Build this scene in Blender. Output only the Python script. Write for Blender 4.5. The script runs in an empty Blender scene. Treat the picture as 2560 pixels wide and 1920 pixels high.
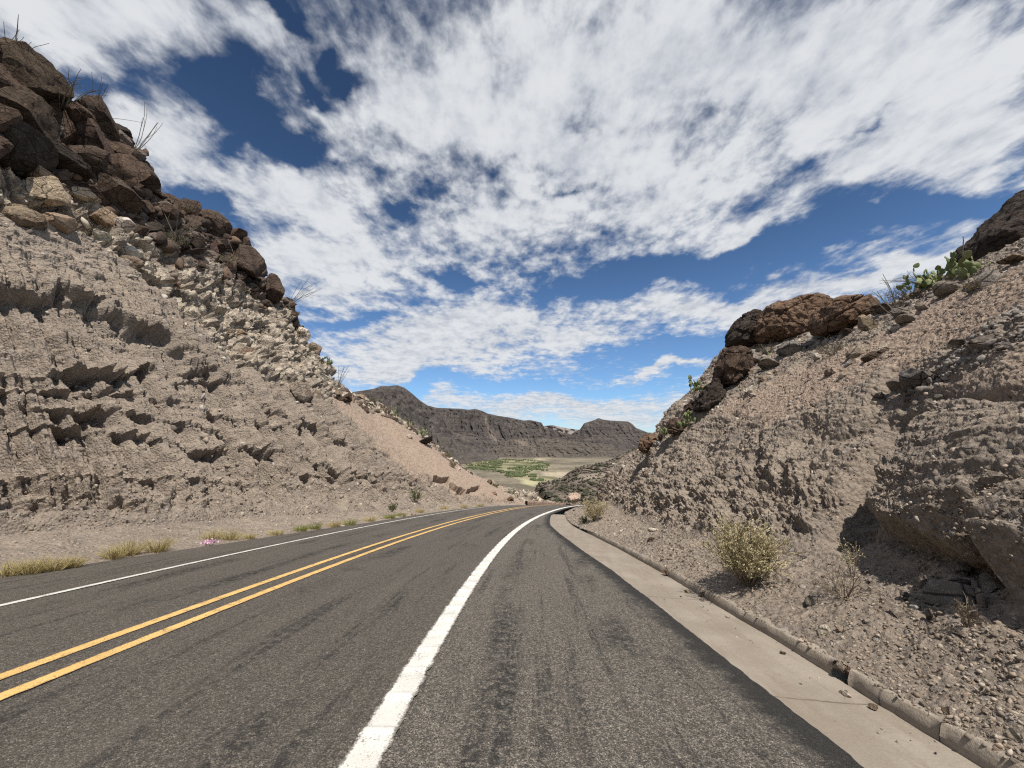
import bpy, math, random
import numpy as np
from mathutils import Vector, Matrix, Euler

random.seed(7)
RNG = np.random.default_rng(11)
SC = bpy.context.scene
COL = SC.collection

# ------------------------------------------------------------------ camera model
F = 962.0                                  # focal length in pixels of the 2560 px wide photograph
PITCH = math.radians(8.92)
EYE = 1.65
G = 0.1048                                 # the road falls 10.5 % away from the camera
_f = np.array([0, math.cos(PITCH), math.sin(PITCH)])
_u = np.array([0, -math.sin(PITCH), math.cos(PITCH)])


def ray(u, v):
    return _f + (u - 1280) / F * np.array([1., 0, 0]) + (960 - v) / F * _u


def at(u, v, y):
    """point seen at photo pixel (u, v), y metres ahead"""
    d = ray(u, v)
    t = y / d[1]
    return np.array([0, 0, EYE]) + d * t


def on_plane(u, v, z0=0.0):
    """point of the sloping road plane (raised z0) seen at a pixel"""
    d = ray(u, v)
    t = (EYE - z0) / (-d[2] - G * d[1])
    return np.array([0, 0, EYE]) + d * t


def on_level(u, v, z):
    d = ray(u, v)
    t = (z - EYE) / d[2]
    return np.array([0, 0, EYE]) + d * t


def project(P):
    q = P - np.array([0, 0, EYE])
    dep = q @ _f
    dep = np.where(dep < 0.05, 0.05, dep)
    return 1280 + F * q[..., 0] / dep, 960 - F * (q @ _u) / dep


# ------------------------------------------------------------------ numpy noise
_perm = np.random.default_rng(3).permutation(256)
_perm = np.concatenate([_perm, _perm, _perm]).astype(np.int32)
_grad = np.array([[1, 1, 0], [-1, 1, 0], [1, -1, 0], [-1, -1, 0], [1, 0, 1], [-1, 0, 1], [1, 0, -1], [-1, 0, -1],
                  [0, 1, 1], [0, -1, 1], [0, 1, -1], [0, -1, -1], [1, 1, 0], [-1, 1, 0], [0, -1, 1], [0, -1, -1]], np.float32)


def perlin(P):
    P = np.asarray(P, np.float32)
    i = np.floor(P).astype(np.int32)
    f = P - i
    i &= 255
    w = f * f * f * (f * (f * 6 - 15) + 10)
    out = 0
    for dx in (0, 1):
        wx = w[..., 0] if dx else 1 - w[..., 0]
        for dy in (0, 1):
            wy = w[..., 1] if dy else 1 - w[..., 1]
            for dz in (0, 1):
                wz = w[..., 2] if dz else 1 - w[..., 2]
                h = _perm[_perm[_perm[i[..., 0] + dx] + i[..., 1] + dy] + i[..., 2] + dz] & 15
                g = _grad[h]
                out = out + wx * wy * wz * (g[..., 0] * (f[..., 0] - dx) + g[..., 1] * (f[..., 1] - dy) + g[..., 2] * (f[..., 2] - dz))
    return out


def fbm(P, octv=4, gain=0.5, lac=2.03, billow=False):
    s = 0
    a = 1.0
    P = np.asarray(P, np.float32)
    for k in range(octv):
        n = perlin(P + k * 17.3)
        s = s + a * ((np.abs(n) * 2 - 0.5) if billow else n)
        P = P * lac
        a *= gain
    return s


def worley(P, seed=0):
    """F1, F2 and a random value of the nearest cell"""
    P = np.asarray(P, np.float32)
    i = np.floor(P).astype(np.int32)
    f = P - i
    f1 = np.full(P.shape[:-1], 9., np.float32)
    f2 = f1.copy()
    idv = np.zeros(P.shape[:-1], np.float32)
    for dx in (-1, 0, 1):
        for dy in (-1, 0, 1):
            for dz in (-1, 0, 1):
                h = _perm[_perm[_perm[(i[..., 0] + dx + seed) & 255] + ((i[..., 1] + dy) & 255)] + ((i[..., 2] + dz) & 255)]
                px = _perm[h] / 255.
                py = _perm[h + 71] / 255.
                pz = _perm[h + 143] / 255.
                d = np.sqrt((dx + px - f[..., 0]) ** 2 + (dy + py - f[..., 1]) ** 2 + (dz + pz - f[..., 2]) ** 2)
                near = d < f1
                f2 = np.where(near, f1, np.minimum(f2, d))
                idv = np.where(near, _perm[h + 200] / 255., idv)
                f1 = np.where(near, d, f1)
    return f1, f2, idv


def sstep(a, b, x):
    t = np.clip((x - a) / (b - a), 0, 1)
    return t * t * (3 - 2 * t)


def poly_sd(px, py, poly):
    """signed distance to a polygon, positive inside"""
    poly = np.asarray(poly, np.float32)
    d = np.full(px.shape, 1e9, np.float32)
    ins = np.zeros(px.shape, bool)
    n = len(poly)
    for k in range(n):
        a = poly[k]
        b = poly[(k + 1) % n]
        e = b - a
        wx = px - a[0]
        wy = py - a[1]
        t = np.clip((wx * e[0] + wy * e[1]) / (e @ e + 1e-9), 0, 1)
        d = np.minimum(d, np.hypot(wx - e[0] * t, wy - e[1] * t))
        c = ((a[1] > py) != (b[1] > py))
        xi = (b[0] - a[0]) * (py - a[1]) / (b[1] - a[1] + 1e-9) + a[0]
        ins ^= c & (px < xi)
    return np.where(ins, d, -d)


# ------------------------------------------------------------------ scene helpers
def mesh_obj(name, V, faces, mat=None, parent=None, smooth=True, uv=None, attr=None):
    """faces: (n,4) or (n,3) int array, or a list of such arrays"""
    me = bpy.data.meshes.new(name)
    V = np.asarray(V, np.float32).reshape(-1, 3)
    fl = faces if isinstance(faces, list) else [faces]
    fl = [np.asarray(f, np.int32) for f in fl if len(f)]
    me.vertices.add(len(V))
    me.vertices.foreach_set('co', V.ravel())
    idx = np.concatenate([f.ravel() for f in fl])
    tot = np.concatenate([np.full(len(f), f.shape[1], np.int32) for f in fl])
    st = np.concatenate([[0], np.cumsum(tot)[:-1]]).astype(np.int32)
    me.loops.add(len(idx))
    me.loops.foreach_set('vertex_index', idx)
    me.polygons.add(len(tot))
    me.polygons.foreach_set('loop_start', st)
    me.polygons.foreach_set('loop_total', tot)
    if smooth:
        me.polygons.foreach_set('use_smooth', np.ones(len(tot), bool))
    if uv is not None:
        l = me.uv_layers.new(name='UVMap')
        l.data.foreach_set('uv', np.asarray(uv, np.float32)[idx].ravel())
    if attr:
        for k, val in attr.items():
            a = me.color_attributes.new(k, 'FLOAT_COLOR', 'POINT')
            val = np.asarray(val, np.float32)
            if val.shape[-1] == 3:
                val = np.concatenate([val, np.ones((len(val), 1), np.float32)], 1)
            a.data.foreach_set('color', val.ravel())
    me.update(calc_edges=True)
    me.validate()
    o = bpy.data.objects.new(name, me)
    COL.objects.link(o)
    if mat:
        me.materials.append(mat)
    if parent:
        o.parent = parent
    return o


def grid_faces(nr, nc, flip=False):
    r, c = np.meshgrid(np.arange(nr - 1), np.arange(nc - 1), indexing='ij')
    a = (r * nc + c).ravel()
    q = np.stack([a, a + 1, a + nc + 1, a + nc], 1)
    return q[:, ::-1] if flip else q


def tag(o, label=None, cat=None, group=None, kind=None):
    if label:
        o['label'] = label
    if cat:
        o['category'] = cat
    if group:
        o['group'] = group
    if kind:
        o['kind'] = kind
    return o


def empty(name, loc, rot=(0, 0, 0)):
    o = bpy.data.objects.new(name, None)
    COL.objects.link(o)
    o.location = loc
    o.rotation_euler = rot
    o.empty_display_size = 0.2
    return o


# ------------------------------------------------------------------ material helpers
class NT:
    def __init__(s, name):
        s.m = bpy.data.materials.new(name)
        s.m.use_nodes = True
        s.t = s.m.node_tree
        s.n = s.t.nodes
        s.bsdf = s.n['Principled BSDF']
        s.bsdf.inputs['Specular IOR Level'].default_value = 0.15
        s.bsdf.inputs['Roughness'].default_value = 0.95

    def lk(s, a, b):
        s.t.links.new(a, b)

    def put(s, node, k, v):
        if v is None:
            return
        i = node.inputs[k]
        if hasattr(v, 'is_output') or isinstance(v, bpy.types.NodeSocket):
            s.lk(v, i)
        else:
            if i.type == 'RGBA' and hasattr(v, '__len__') and len(v) == 3:
                v = (*v, 1)
            i.default_value = v

    def coord(s, kind='Object'):
        return s.n.new('ShaderNodeTexCoord').outputs[kind]

    def mapping(s, vec, scale=(1, 1, 1), loc=(0, 0, 0), rot=(0, 0, 0)):
        m = s.n.new('ShaderNodeMapping')
        s.lk(vec, m.inputs[0])
        m.inputs['Scale'].default_value = scale
        m.inputs['Location'].default_value = loc
        m.inputs['Rotation'].default_value = rot
        return m.outputs[0]

    def noise(s, vec, scale, detail=4, rough=0.55, dist=0.0, out=0):
        t = s.n.new('ShaderNodeTexNoise')
        s.lk(vec, t.inputs['Vector'])
        t.inputs['Scale'].default_value = scale
        t.inputs['Detail'].default_value = detail
        t.inputs['Roughness'].default_value = rough
        t.inputs['Distortion'].default_value = dist
        return t.outputs[out]

    def voro(s, vec, scale, out='Distance', feature='F1', rand=1.0):
        t = s.n.new('ShaderNodeTexVoronoi')
        t.feature = feature
        s.lk(vec, t.inputs['Vector'])
        t.inputs['Scale'].default_value = scale
        t.inputs['Randomness'].default_value = rand
        return t.outputs[out]

    def ramp(s, fac, stops, interp='LINEAR'):
        r = s.n.new('ShaderNodeValToRGB')
        s.lk(fac, r.inputs[0])
        e = r.color_ramp.elements
        while len(e) < len(stops):
            e.new(0.5)
        for k, (p, c) in enumerate(stops):
            e[k].position = p
            e[k].color = (c, c, c, 1) if not hasattr(c, '__len__') else (*c, 1)
        r.color_ramp.interpolation = interp
        return r.outputs[0]

    def mr(s, x, a, b, c=0.0, d=1.0, smooth=True):
        m = s.n.new('ShaderNodeMapRange')
        m.interpolation_type = 'SMOOTHSTEP' if smooth else 'LINEAR'
        s.put(m, 0, x)
        for k, q in enumerate((a, b, c, d)):
            s.put(m, k + 1, q)
        return m.outputs[0]

    def math(s, op, a, b=None, c=None, clamp=False):
        m = s.n.new('ShaderNodeMath')
        m.operation = op
        m.use_clamp = clamp
        s.put(m, 0, a)
        if b is not None:
            s.put(m, 1, b)
        if c is not None:
            s.put(m, 2, c)
        return m.outputs[0]

    def mix(s, fac, a, b, mode='MIX'):
        m = s.n.new('ShaderNodeMix')
        m.data_type = 'RGBA'
        m.blend_type = mode
        m.clamp_factor = True
        s.put(m, 0, fac)
        for k, v in ((6, a), (7, b)):
            if isinstance(v, bpy.types.NodeSocket):
                s.lk(v, m.inputs[k])
            else:
                m.inputs[k].default_value = (*v, 1) if len(v) == 3 else v
        return m.outputs[2]

    def attr(s, name, out='Color', kind='GEOMETRY'):
        a = s.n.new('ShaderNodeAttribute')
        a.attribute_name = name
        a.attribute_type = kind
        return a.outputs[out]

    def sep(s, c):
        x = s.n.new('ShaderNodeSeparateColor')
        s.lk(c, x.inputs[0])
        return x.outputs

    def sepxyz(s, c):
        x = s.n.new('ShaderNodeSeparateXYZ')
        s.lk(c, x.inputs[0])
        return x.outputs

    def comb(s, x, y, z=0.0):
        n = s.n.new('ShaderNodeCombineXYZ')
        for k, q in enumerate((x, y, z)):
            s.put(n, k, q)
        return n.outputs[0]

    def bump(s, h, dist=0.02, strength=1.0, normal=None):
        b = s.n.new('ShaderNodeBump')
        b.inputs['Strength'].default_value = strength
        b.inputs['Distance'].default_value = dist
        s.lk(h, b.inputs['Height'])
        if normal:
            s.lk(normal, b.inputs['Normal'])
        return b.outputs[0]

    def done(s, color=None, normal=None, rough=None, spec=None):
        if color is not None:
            s.put(s.bsdf, 'Base Color', color)
        if normal is not None:
            s.lk(normal, s.bsdf.inputs['Normal'])
        if rough is not None:
            s.put(s.bsdf, 'Roughness', rough)
        if spec is not None:
            s.put(s.bsdf, 'Specular IOR Level', spec)
        return s.m


def mat_bank():
    s = NT('weathered_tuff')
    co = s.coord()
    z = s.sep(s.attr('zone'))
    big = s.noise(co, 0.35, 6, 0.6)
    mid = s.noise(co, 2.2, 8, 0.65)
    fine = s.noise(co, 16, 6, 0.7)
    tuff = s.mix(s.mr(big, 0.35, 0.65), (0.295, 0.237, 0.183), (0.390, 0.318, 0.246))
    tuff = s.mix(s.mr(mid, 0.4, 0.62), s.mix(0.65, tuff, (0.235, 0.192, 0.155)), tuff)
    cr2 = s.noise(s.mapping(co, (1, 1, 1.8)), 0.8, 9, 0.72, 0.4)
    tuff = s.mix(s.mr(cr2, 0.50, 0.64, 0, .6), tuff, (0.17, 0.145, 0.125))
    tuff = s.mix(s.mr(cr2, 0.46, 0.32, 0, .5), tuff, (0.475, 0.39, 0.295))
    pink = s.mix(s.mr(mid, 0.35, 0.65), (0.365, 0.260, 0.190), (0.46, 0.345, 0.26))
    col = s.mix(z[2], tuff, pink)
    cr_n = s.noise(co, 1.7, 9, 0.7, 0.6)
    cream = s.ramp(cr_n, [(0.33, (0.13, 0.10, 0.078)), (0.43, (0.25, 0.205, 0.162)), (0.51, (0.40, 0.335, 0.25)), (0.56, (0.74, 0.66, 0.53)), (0.61, (0.62, 0.54, 0.42)), (0.65, (0.36, 0.30, 0.23)), (0.72, (0.235, 0.21, 0.19))])
    col = s.mix(z[0], col, cream)
    br_n = s.noise(co, 0.9, 8, 0.65, 0.4)
    brown = s.ramp(br_n, [(0.3, (0.055, 0.04, 0.033)), (0.5, (0.115, 0.077, 0.058)), (0.7, (0.175, 0.12, 0.088))])
    jt = s.voro(s.mapping(co, (0.9, 0.9, 1.5)), 1.0, 'Distance', 'DISTANCE_TO_EDGE')
    brown = s.mix(s.mr(jt, 0.0, 0.05, .8, 0), brown, (0.02, 0.016, 0.014))
    col = s.mix(z[1], col, brown)
    # stones set in the matrix
    v = s.n.new('ShaderNodeTexVoronoi')
    s.lk(s.mapping(co, (7, 7, 9)), v.inputs['Vector'])
    v.inputs['Scale'].default_value = 1.0
    rc = s.sep(v.outputs['Color'])
    peb = s.math('MULTIPLY', s.mr(v.outputs['Distance'], 0.36, 0.25), s.mr(rc[0], 0.80, 0.83))
    stone = s.mix(rc[1], (0.20, 0.175, 0.16), (0.47, 0.43, 0.385))
    peb = s.math('MULTIPLY', peb, s.math('SUBTRACT', 1.0, s.math('MAXIMUM', z[1], s.math('MULTIPLY', z[0], 0.7))))
    col = s.mix(peb, col, stone)
    v2 = s.voro(co, 26, 'Color')
    rc2 = s.sep(v2)
    col = s.mix(0.32, col, s.mix(rc2[0], (0.13, 0.115, 0.1), (0.52, 0.46, 0.41)))
    col = s.mix(s.mr(fine, 0.3, 0.7, 0.35, 0.0), col, (0.12, 0.10, 0.085))
    h = s.math('ADD', s.math('MULTIPLY', mid, 0.9), s.math('MULTIPLY', fine, 0.45))
    h = s.math('ADD', h, s.math('MULTIPLY', s.voro(co, 13), -0.35))
    h = s.math('ADD', h, s.math('MULTIPLY', peb, 0.25))
    return s.done(col, s.bump(h, 0.11, 1.0))


def mat_rock():
    """tinted by each object's own colour"""
    s = NT('rock')
    oi = s.n.new('ShaderNodeObjectInfo')
    geo = s.n.new('ShaderNodeNewGeometry')
    co = geo.outputs['Position']
    n1 = s.noise(co, 1.6, 8, 0.65, 0.5)
    n2 = s.noise(co, 9, 7, 0.7)
    n3 = s.noise(co, 45, 4, 0.7)
    base = s.mix(1.0, oi.outputs['Color'], (1.38, 1.36, 1.34), 'MULTIPLY')
    col = s.mix(s.mr(n1, 0.33, 0.62), s.mix(1.0, base, (0.5, 0.46, 0.44), 'MULTIPLY'), base)
    col = s.mix(s.mr(n2, 0.50, 0.70, 0, 0.75), col, s.mix(1.0, base, (1.75, 1.7, 1.65), 'MULTIPLY'))
    n4 = s.noise(co, 4.0, 6, 0.7, 1.0)
    col = s.mix(s.mr(n4, 0.30, 0.45, 0.7, 0.0), col, s.mix(1.0, base, (0.35, 0.33, 0.33), 'MULTIPLY'))
    col = s.mix(s.mr(n3, 0.3, 0.6, 0.28, 0.0), col, (0.05, 0.043, 0.038))
    cr = s.voro(s.mapping(co, (1, 1, 1.6)), 1.5, 'Distance', 'DISTANCE_TO_EDGE')
    crack = s.mr(cr, 0.0, 0.035, 1, 0)
    col = s.mix(s.math('MULTIPLY', crack, 0.8), col, (0.02, 0.017, 0.015))
    h = s.math('ADD', s.math('MULTIPLY', n1, 0.5), s.math('MULTIPLY', n2, 0.35))
    h = s.math('ADD', h, s.math('MULTIPLY', n3, 0.14))
    h = s.math('SUBTRACT', h, s.math('MULTIPLY', crack, 0.12))
    h = s.math('ADD', h, s.math('MULTIPLY', n4, 0.5))
    return s.done(col, s.bump(h, 0.34, 1.0))


def mat_gravel():
    s = NT('gravel')
    a = s.attr('tint')
    geo = s.n.new('ShaderNodeNewGeometry')
    n = s.noise(geo.outputs['Position'], 30, 4, 0.6)
    col = s.mix(s.mr(n, 0.35, 0.7), s.mix(1.0, a, (0.7, 0.69, 0.68), 'MULTIPLY'), a)
    return s.done(col, s.bump(n, 0.01, 0.8))


def mat_asphalt():
    s = NT('asphalt')
    uv = s.coord('UV')
    co = s.coord()
    u = s.sepxyz(uv)                     # x = distance along the road, y = offset from the right edge line
    v = s.n.new('ShaderNodeTexVoronoi')
    s.lk(co, v.inputs['Vector'])
    v.inputs['Scale'].default_value = 135
    rc = s.sep(v.outputs['Color'])
    chip = s.ramp(rc[0], [(0.0, (0.042, 0.039, 0.036)), (0.30, (0.105, 0.095, 0.083)), (0.62, (0.182, 0.163, 0.140)), (0.86, (0.275, 0.245, 0.208)), (1.0, (0.46, 0.41, 0.345))])
    # where the binder shows (dark), clumps of pavement
    cl = s.noise(co, 30, 5, 0.75)
    chip = s.mix(s.mr(cl, 0.40, 0.60, 0.6, 0.0), chip, (0.038, 0.035, 0.033))
    streak = s.noise(s.mapping(uv, (0.16, 2.1, 1)), 1.0, 6, 0.62)
    patch = s.noise(s.mapping(uv, (0.16, 2.6, 1), (3, 1, 0)), 1.0, 9, 0.72)
    # lanes are worn darker than the shoulder: worn, bleeding binder
    lane = s.mr(u[1], -0.25, 0.15, 1.0, 0.0)
    col = s.mix(s.math('MULTIPLY', lane, 0.34), chip, (0.055, 0.049, 0.043))
    bleed = s.mr(patch, 0.53, 0.61)
    # wheel tracks bleed more
    track = None
    for o in (0.75, 2.05, -0.85, -2.6, -4.5, -5.9):
        t = s.mr(s.math('ABSOLUTE', s.math('SUBTRACT', u[1], s.math('ADD', o, s.math('MULTIPLY', s.math('SUBTRACT', streak, 0.5), 0.8)))), 0.0, 0.30, 1.0, 0.0)
        track = t if track is None else s.math('MAXIMUM', track, t)
    dots = s.mr(s.noise(co, 11, 9, 0.82), 0.43, 0.54)
    b = s.math('MULTIPLY', s.math('ADD', s.math('MULTIPLY', s.math('MULTIPLY', track, s.mr(s.noise(s.mapping(uv, (0.5, 0.9, 1), (7, 3, 0)), 1.0, 5, .6), .45, .6)), 1.0), s.math('MULTIPLY', bleed, 0.8), None, True), dots)
    col = s.mix(s.math('MULTIPLY', b, 0.85), col, (0.022, 0.022, 0.022))
    col = s.mix(s.mr(streak, 0.5, 0.7, 0, 0.25), col, (0.16, 0.142, 0.122))
    # tar strip along the concrete
    edge = s.attr('edge', 'Fac')
    e2 = s.mr(s.math('ADD', edge, s.math('MULTIPLY', s.math('SUBTRACT', s.noise(co, 4, 7, 0.8), 0.5), 0.9)), 0.40, 0.10, 0.0, 1.0)
    col = s.mix(s.math('MULTIPLY', e2, 0.9), col, (0.026, 0.026, 0.026))
    h = s.math('ADD', s.math('MULTIPLY', v.outputs['Distance'], -0.6), s.math('MULTIPLY', cl, 0.5))
    return s.done(col, s.bump(h, 0.012, 0.9), 0.85, 0.2)


def mat_paint(name, c, wear=0.47, chip=(0.09, 0.08, 0.07)):
    s = NT(name)
    co = s.coord()
    n = s.noise(co, 3, 5, 0.6)
    f = s.noise(co, 70, 5, 0.75)
    uvx = s.sepxyz(s.coord('UV'))
    col = s.mix(s.mr(n, 0.3, 0.7), tuple(q * 0.86 for q in c), c)
    col = s.mix(s.mr(f, 0.25, 0.5, 0.30, 0.0), col, tuple(q * 0.5 for q in c))
    # paint thins at the ragged edges
    ed = s.math('ABSOLUTE', uvx[1])
    em = s.mr(s.math('ADD', ed, s.math('MULTIPLY', s.math('SUBTRACT', s.noise(co, 38, 6, 0.8), 0.5), 0.9)), 0.74, 0.96)
    holes = s.mr(s.math('ADD', f, s.math('MULTIPLY', s.noise(co, 7, 4, 0.6), 0.5)), wear + 0.20, wear + 0.08, 0.0, 1.0)
    a = s.math('MAXIMUM', em, holes)
    col = s.mix(s.math('MULTIPLY', a, 0.9), col, chip)
    return s.done(col, s.bump(f, 0.006, 0.7), 0.7, 0.3)


def mat_concrete(name='concrete', k=1.0, dirtc=(0.23, 0.19, 0.15), bmp=0.006):
    s = NT(name)
    co = s.coord()
    n = s.noise(co, 1.1, 8, 0.65)
    f = s.noise(co, 45, 5, 0.7)
    st = s.noise(s.mapping(s.coord('UV'), (0.25, 2.6, 1)), 1.0, 7, 0.65)
    col = s.mix(s.mr(n, 0.3, 0.7), (0.25 * k, 0.217 * k, 0.178 * k), (0.335 * k, 0.295 * k, 0.247 * k))
    col = s.mix(s.mr(st, 0.46, 0.66, 0, 0.55), col, (0.25, 0.205, 0.165))
    col = s.mix(s.mr(f, 0.3, 0.55, 0.35, 0), col, (0.19, 0.165, 0.14))
    ux = s.sepxyz(s.coord('UV'))
    wob = s.math('MULTIPLY', s.math('SUBTRACT', s.noise(co, 6, 3, 0.6), 0.5), 0.05)
    jx = s.math('ABSOLUTE', s.math('SUBTRACT', s.math('FRACT', s.math('DIVIDE', s.math('ADD', s.math('ADD', ux[0], wob), 30.02 - 3.14), 3.05)), 0.5))
    col = s.mix(s.math('MULTIPLY', s.mr(jx, 0.4945, 0.4985), 0.75), col, (0.10, 0.085, 0.07))
    dirt = s.noise(s.mapping(s.coord('UV'), (0.7, 3.0, 1), (5, 0, 0)), 1.3, 9, 0.72)
    col = s.mix(s.mr(dirt, 0.47, 0.66, 0, 0.75), col, dirtc)
    sp = s.mr(s.voro(co, 34), 0.16, 0.10)
    col = s.mix(s.math('MULTIPLY', sp, s.mr(s.noise(co, 3, 3, .6), .5, .62)), col, (0.14, 0.12, 0.10))
    return s.done(col, s.bump(s.math('ADD', f, s.math('MULTIPLY', s.noise(co, 14, 5, .7), 1.0)), bmp, 0.8), 0.9)


def mat_leaf(name, c1, c2, scale=3.0):
    s = NT(name)
    geo = s.n.new('ShaderNodeNewGeometry')
    r = geo.outputs['Random Per Island']
    n = s.noise(geo.outputs['Position'], scale, 3, 0.6)
    col = s.mix(s.math('ADD', s.math('MULTIPLY', r, 0.6), s.math('MULTIPLY', n, 0.4)), c1, c2)
    s.bsdf.inputs['Specular IOR Level'].default_value = 0.2
    return s.done(col, None, 0.75)


def mat_plain(name, c1, c2, scale=4.0, bump=0.01, detail=5):
    s = NT(name)
    co = s.coord()
    n = s.noise(co, scale, detail, 0.65)
    return s.done(s.mix(s.mr(n, 0.33, 0.67), c1, c2), s.bump(n, bump, 0.8))


def mat_zone_hill(name, base, dark, light, sc, bump):
    """far hill: three rock colours by attribute plus noise"""
    s = NT(name)
    co = s.coord()
    z = s.sep(s.attr('zone'))
    n = s.noise(co, sc, 9, 0.68, 0.3)
    f = s.noise(co, sc * 9, 6, 0.7)
    col = s.mix(s.mr(n, 0.36, 0.64), dark, base)
    col = s.mix(s.mr(f, 0.50, 0.72, 0, 0.5), col, light)
    col = s.mix(s.mr(f, 0.28, 0.46, 0.6, 0), col, tuple(q * 0.4 for q in dark))
    st = s.noise(s.mapping(co, (sc * .25, sc * .25, sc * 5)), 1.0, 5, 0.6)
    vs = s.noise(s.mapping(co, (sc * 6, sc * 2, sc * .5)), 1.0, 6, 0.65)
    col = s.mix(s.mr(st, 0.52, 0.64, 0, .45), col, tuple(q * 0.45 for q in dark))
    col = s.mix(s.mr(vs, 0.54, 0.68, 0, .5), col, light)
    col = s.mix(s.mr(vs, 0.46, 0.34, 0, .6), col, tuple(q * 0.5 for q in dark))
    col = s.mix(z[0], col, light)
    return s.done(col, s.bump(s.math('ADD', n, s.math('MULTIPLY', f, 0.3)), bump, 1.0))


M = {}
M['bank'] = mat_bank()
M['rock'] = mat_rock()
M['gravel'] = mat_gravel()
M['asphalt'] = mat_asphalt()
M['white'] = mat_paint('white_paint', (0.72, 0.705, 0.66), 0.50)
M['white2'] = mat_paint('worn_white_paint', (0.70, 0.69, 0.65), 0.54)
M['yellow'] = mat_paint('yellow_paint', (0.76, 0.49, 0.18), 0.53)
M['concrete'] = mat_concrete()
M['kerb'] = mat_concrete('kerb_concrete', 1.12, (0.29, 0.24, 0.185), 0.016)

# ------------------------------------------------------------------ the road's path
DS = 0.1
_a = np.arange(0, 75, DS)
_k = np.minimum(0.0081 + 0.00015 * _a, 0.019)
_th = 0.00437 + np.concatenate([[0], np.cumsum(_k * DS)[:-1]])
_x = -0.965 + np.concatenate([[0], np.cumsum(np.sin(_th) * DS)[:-1]])
_y = np.concatenate([[0], np.cumsum(np.cos(_th) * DS)[:-1]])


def ground(y):
    """height of the road plane; it steepens a little past the bend"""
    return -G * np.asarray(y, float) - 0.0018 * np.clip(np.asarray(y, float) - 30, 0, 30) ** 2


def path(a):
    a = np.asarray(a, float)
    x = np.where(a < 0, -0.965 + a * 0.00437, np.interp(a, _a, _x))
    y = np.where(a < 0, a, np.interp(a, _a, _y))
    th = np.where(a < 0, 0.00437, np.interp(a, _a, _th))
    return x, y, th


def road_pt(a, o, z=0.0):
    x, y, th = path(a)
    X = x + np.cos(th) * o
    Y = y - np.sin(th) * o
    return np.stack([X, Y, ground(Y) + z + 0 * X], -1)


L_EDGE = lambda a: np.interp(a, [-30, 8, 11, 14, 18, 30, 75], [-9.0, -8.75, -8.25, -7.85, -7.3, -7.2, -7.2])
R_EDGE = lambda a: np.interp(a, [-30, 3, 6, 8.5, 12.8, 18, 24, 30, 75], [3.2, 3.05, 2.88, 2.66, 2.02, 1.15, 0.55, 0.45, 0.45])
K_BASE = lambda a: np.interp(a, [-30, 5, 8.5, 12, 15, 17, 20, 24, 30, 75], [3.9, 3.88, 3.72, 3.35, 2.85, 2.45, 2.0, 1.5, 0.9, 0.8])


def ribbon(name, a0, a1, lo, hi, z, mat, na=300, no=12, uvmode='road', zf=None, attr_edge=False, rag=0.0):
    a = np.linspace(a0, a1, na)
    w = np.linspace(0, 1, no)
    A, W = np.meshgrid(a, w, indexing='ij')
    lo_, hi_ = (lo(A) if callable(lo) else lo + 0 * A), (hi(A) if callable(hi) else hi + 0 * A)
    O = lo_ + (hi_ - lo_) * W
    Z = z + (zf(A, O, W) if zf else 0 * A)
    P = road_pt(A, O, Z)
    if rag:
        d = fbm(np.stack([A * 6.1, W * 3, 0 * A], -1), 5, 0.8) * rag
        wgt = np.where((W == 0) | (W == 1), 1.0, 0.0)
        P = road_pt(A, O + d * wgt, Z)
    uv = np.stack([A.ravel(), (O if uvmode == 'road' else (W * 2 - 1)).ravel()], 1)
    at_ = None
    if attr_edge:
        e = np.clip(hi_ - O, 0, 4)
        at_ = {'edge': np.repeat(e.reshape(-1, 1), 3, 1)}
    return mesh_obj(name, P, grid_faces(na, no, True), mat, uv=uv, attr=at_)


tag(ribbon('road', -14, 66, L_EDGE, R_EDGE, 0.0, M['asphalt'], 1800, 60, attr_edge=True, rag=0.011,
           zf=lambda A, O, W: 0.006 * fbm(np.stack([A * .5, O * .7, 0 * A], -1), 3)), kind='structure')


def rumble(A, O, W):
    ph = (A / 0.46) % 1.0
    b = np.exp(-((ph - 0.5) / 0.09) ** 2)
    return b * 0.024 * np.clip(sstep(0, 0.1, W) * sstep(1, 0.9, W) + 0.35, 0, 1)


tag(ribbon('road_marking', -14, 45, -0.125, 0.125, 0.010, M['white'], 4200, 9, 'edge', zf=rumble, rag=0.02), kind='structure')
tag(ribbon('road_marking', -14, 60, -3.29, -3.125, 0.009, M['yellow'], 1200, 5, 'edge', rag=0.008), kind='structure')
tag(ribbon('road_marking', -14, 60, -3.735, -3.57, 0.009, M['yellow'], 1200, 5, 'edge', rag=0.008), kind='structure')
tag(ribbon('road_marking', -14, 62, -6.535, -6.40, 0.009, M['white2'], 1200, 5, 'edge', rag=0.008), kind='structure')

# concrete gutter and kerb on the right
gz = lambda A, O, W: -0.065 * np.sin(np.clip(W, 0, 1) * 1.5) * np.interp(A, [15, 20], [1, .4]) + 0.004 * fbm(np.stack([A, O, 0 * A], -1), 3)
tag(ribbon('gutter', -14, 25, lambda a: R_EDGE(a) - 0.12, K_BASE, -0.006, M['concrete'], 420, 14, zf=gz), kind='structure')


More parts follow.
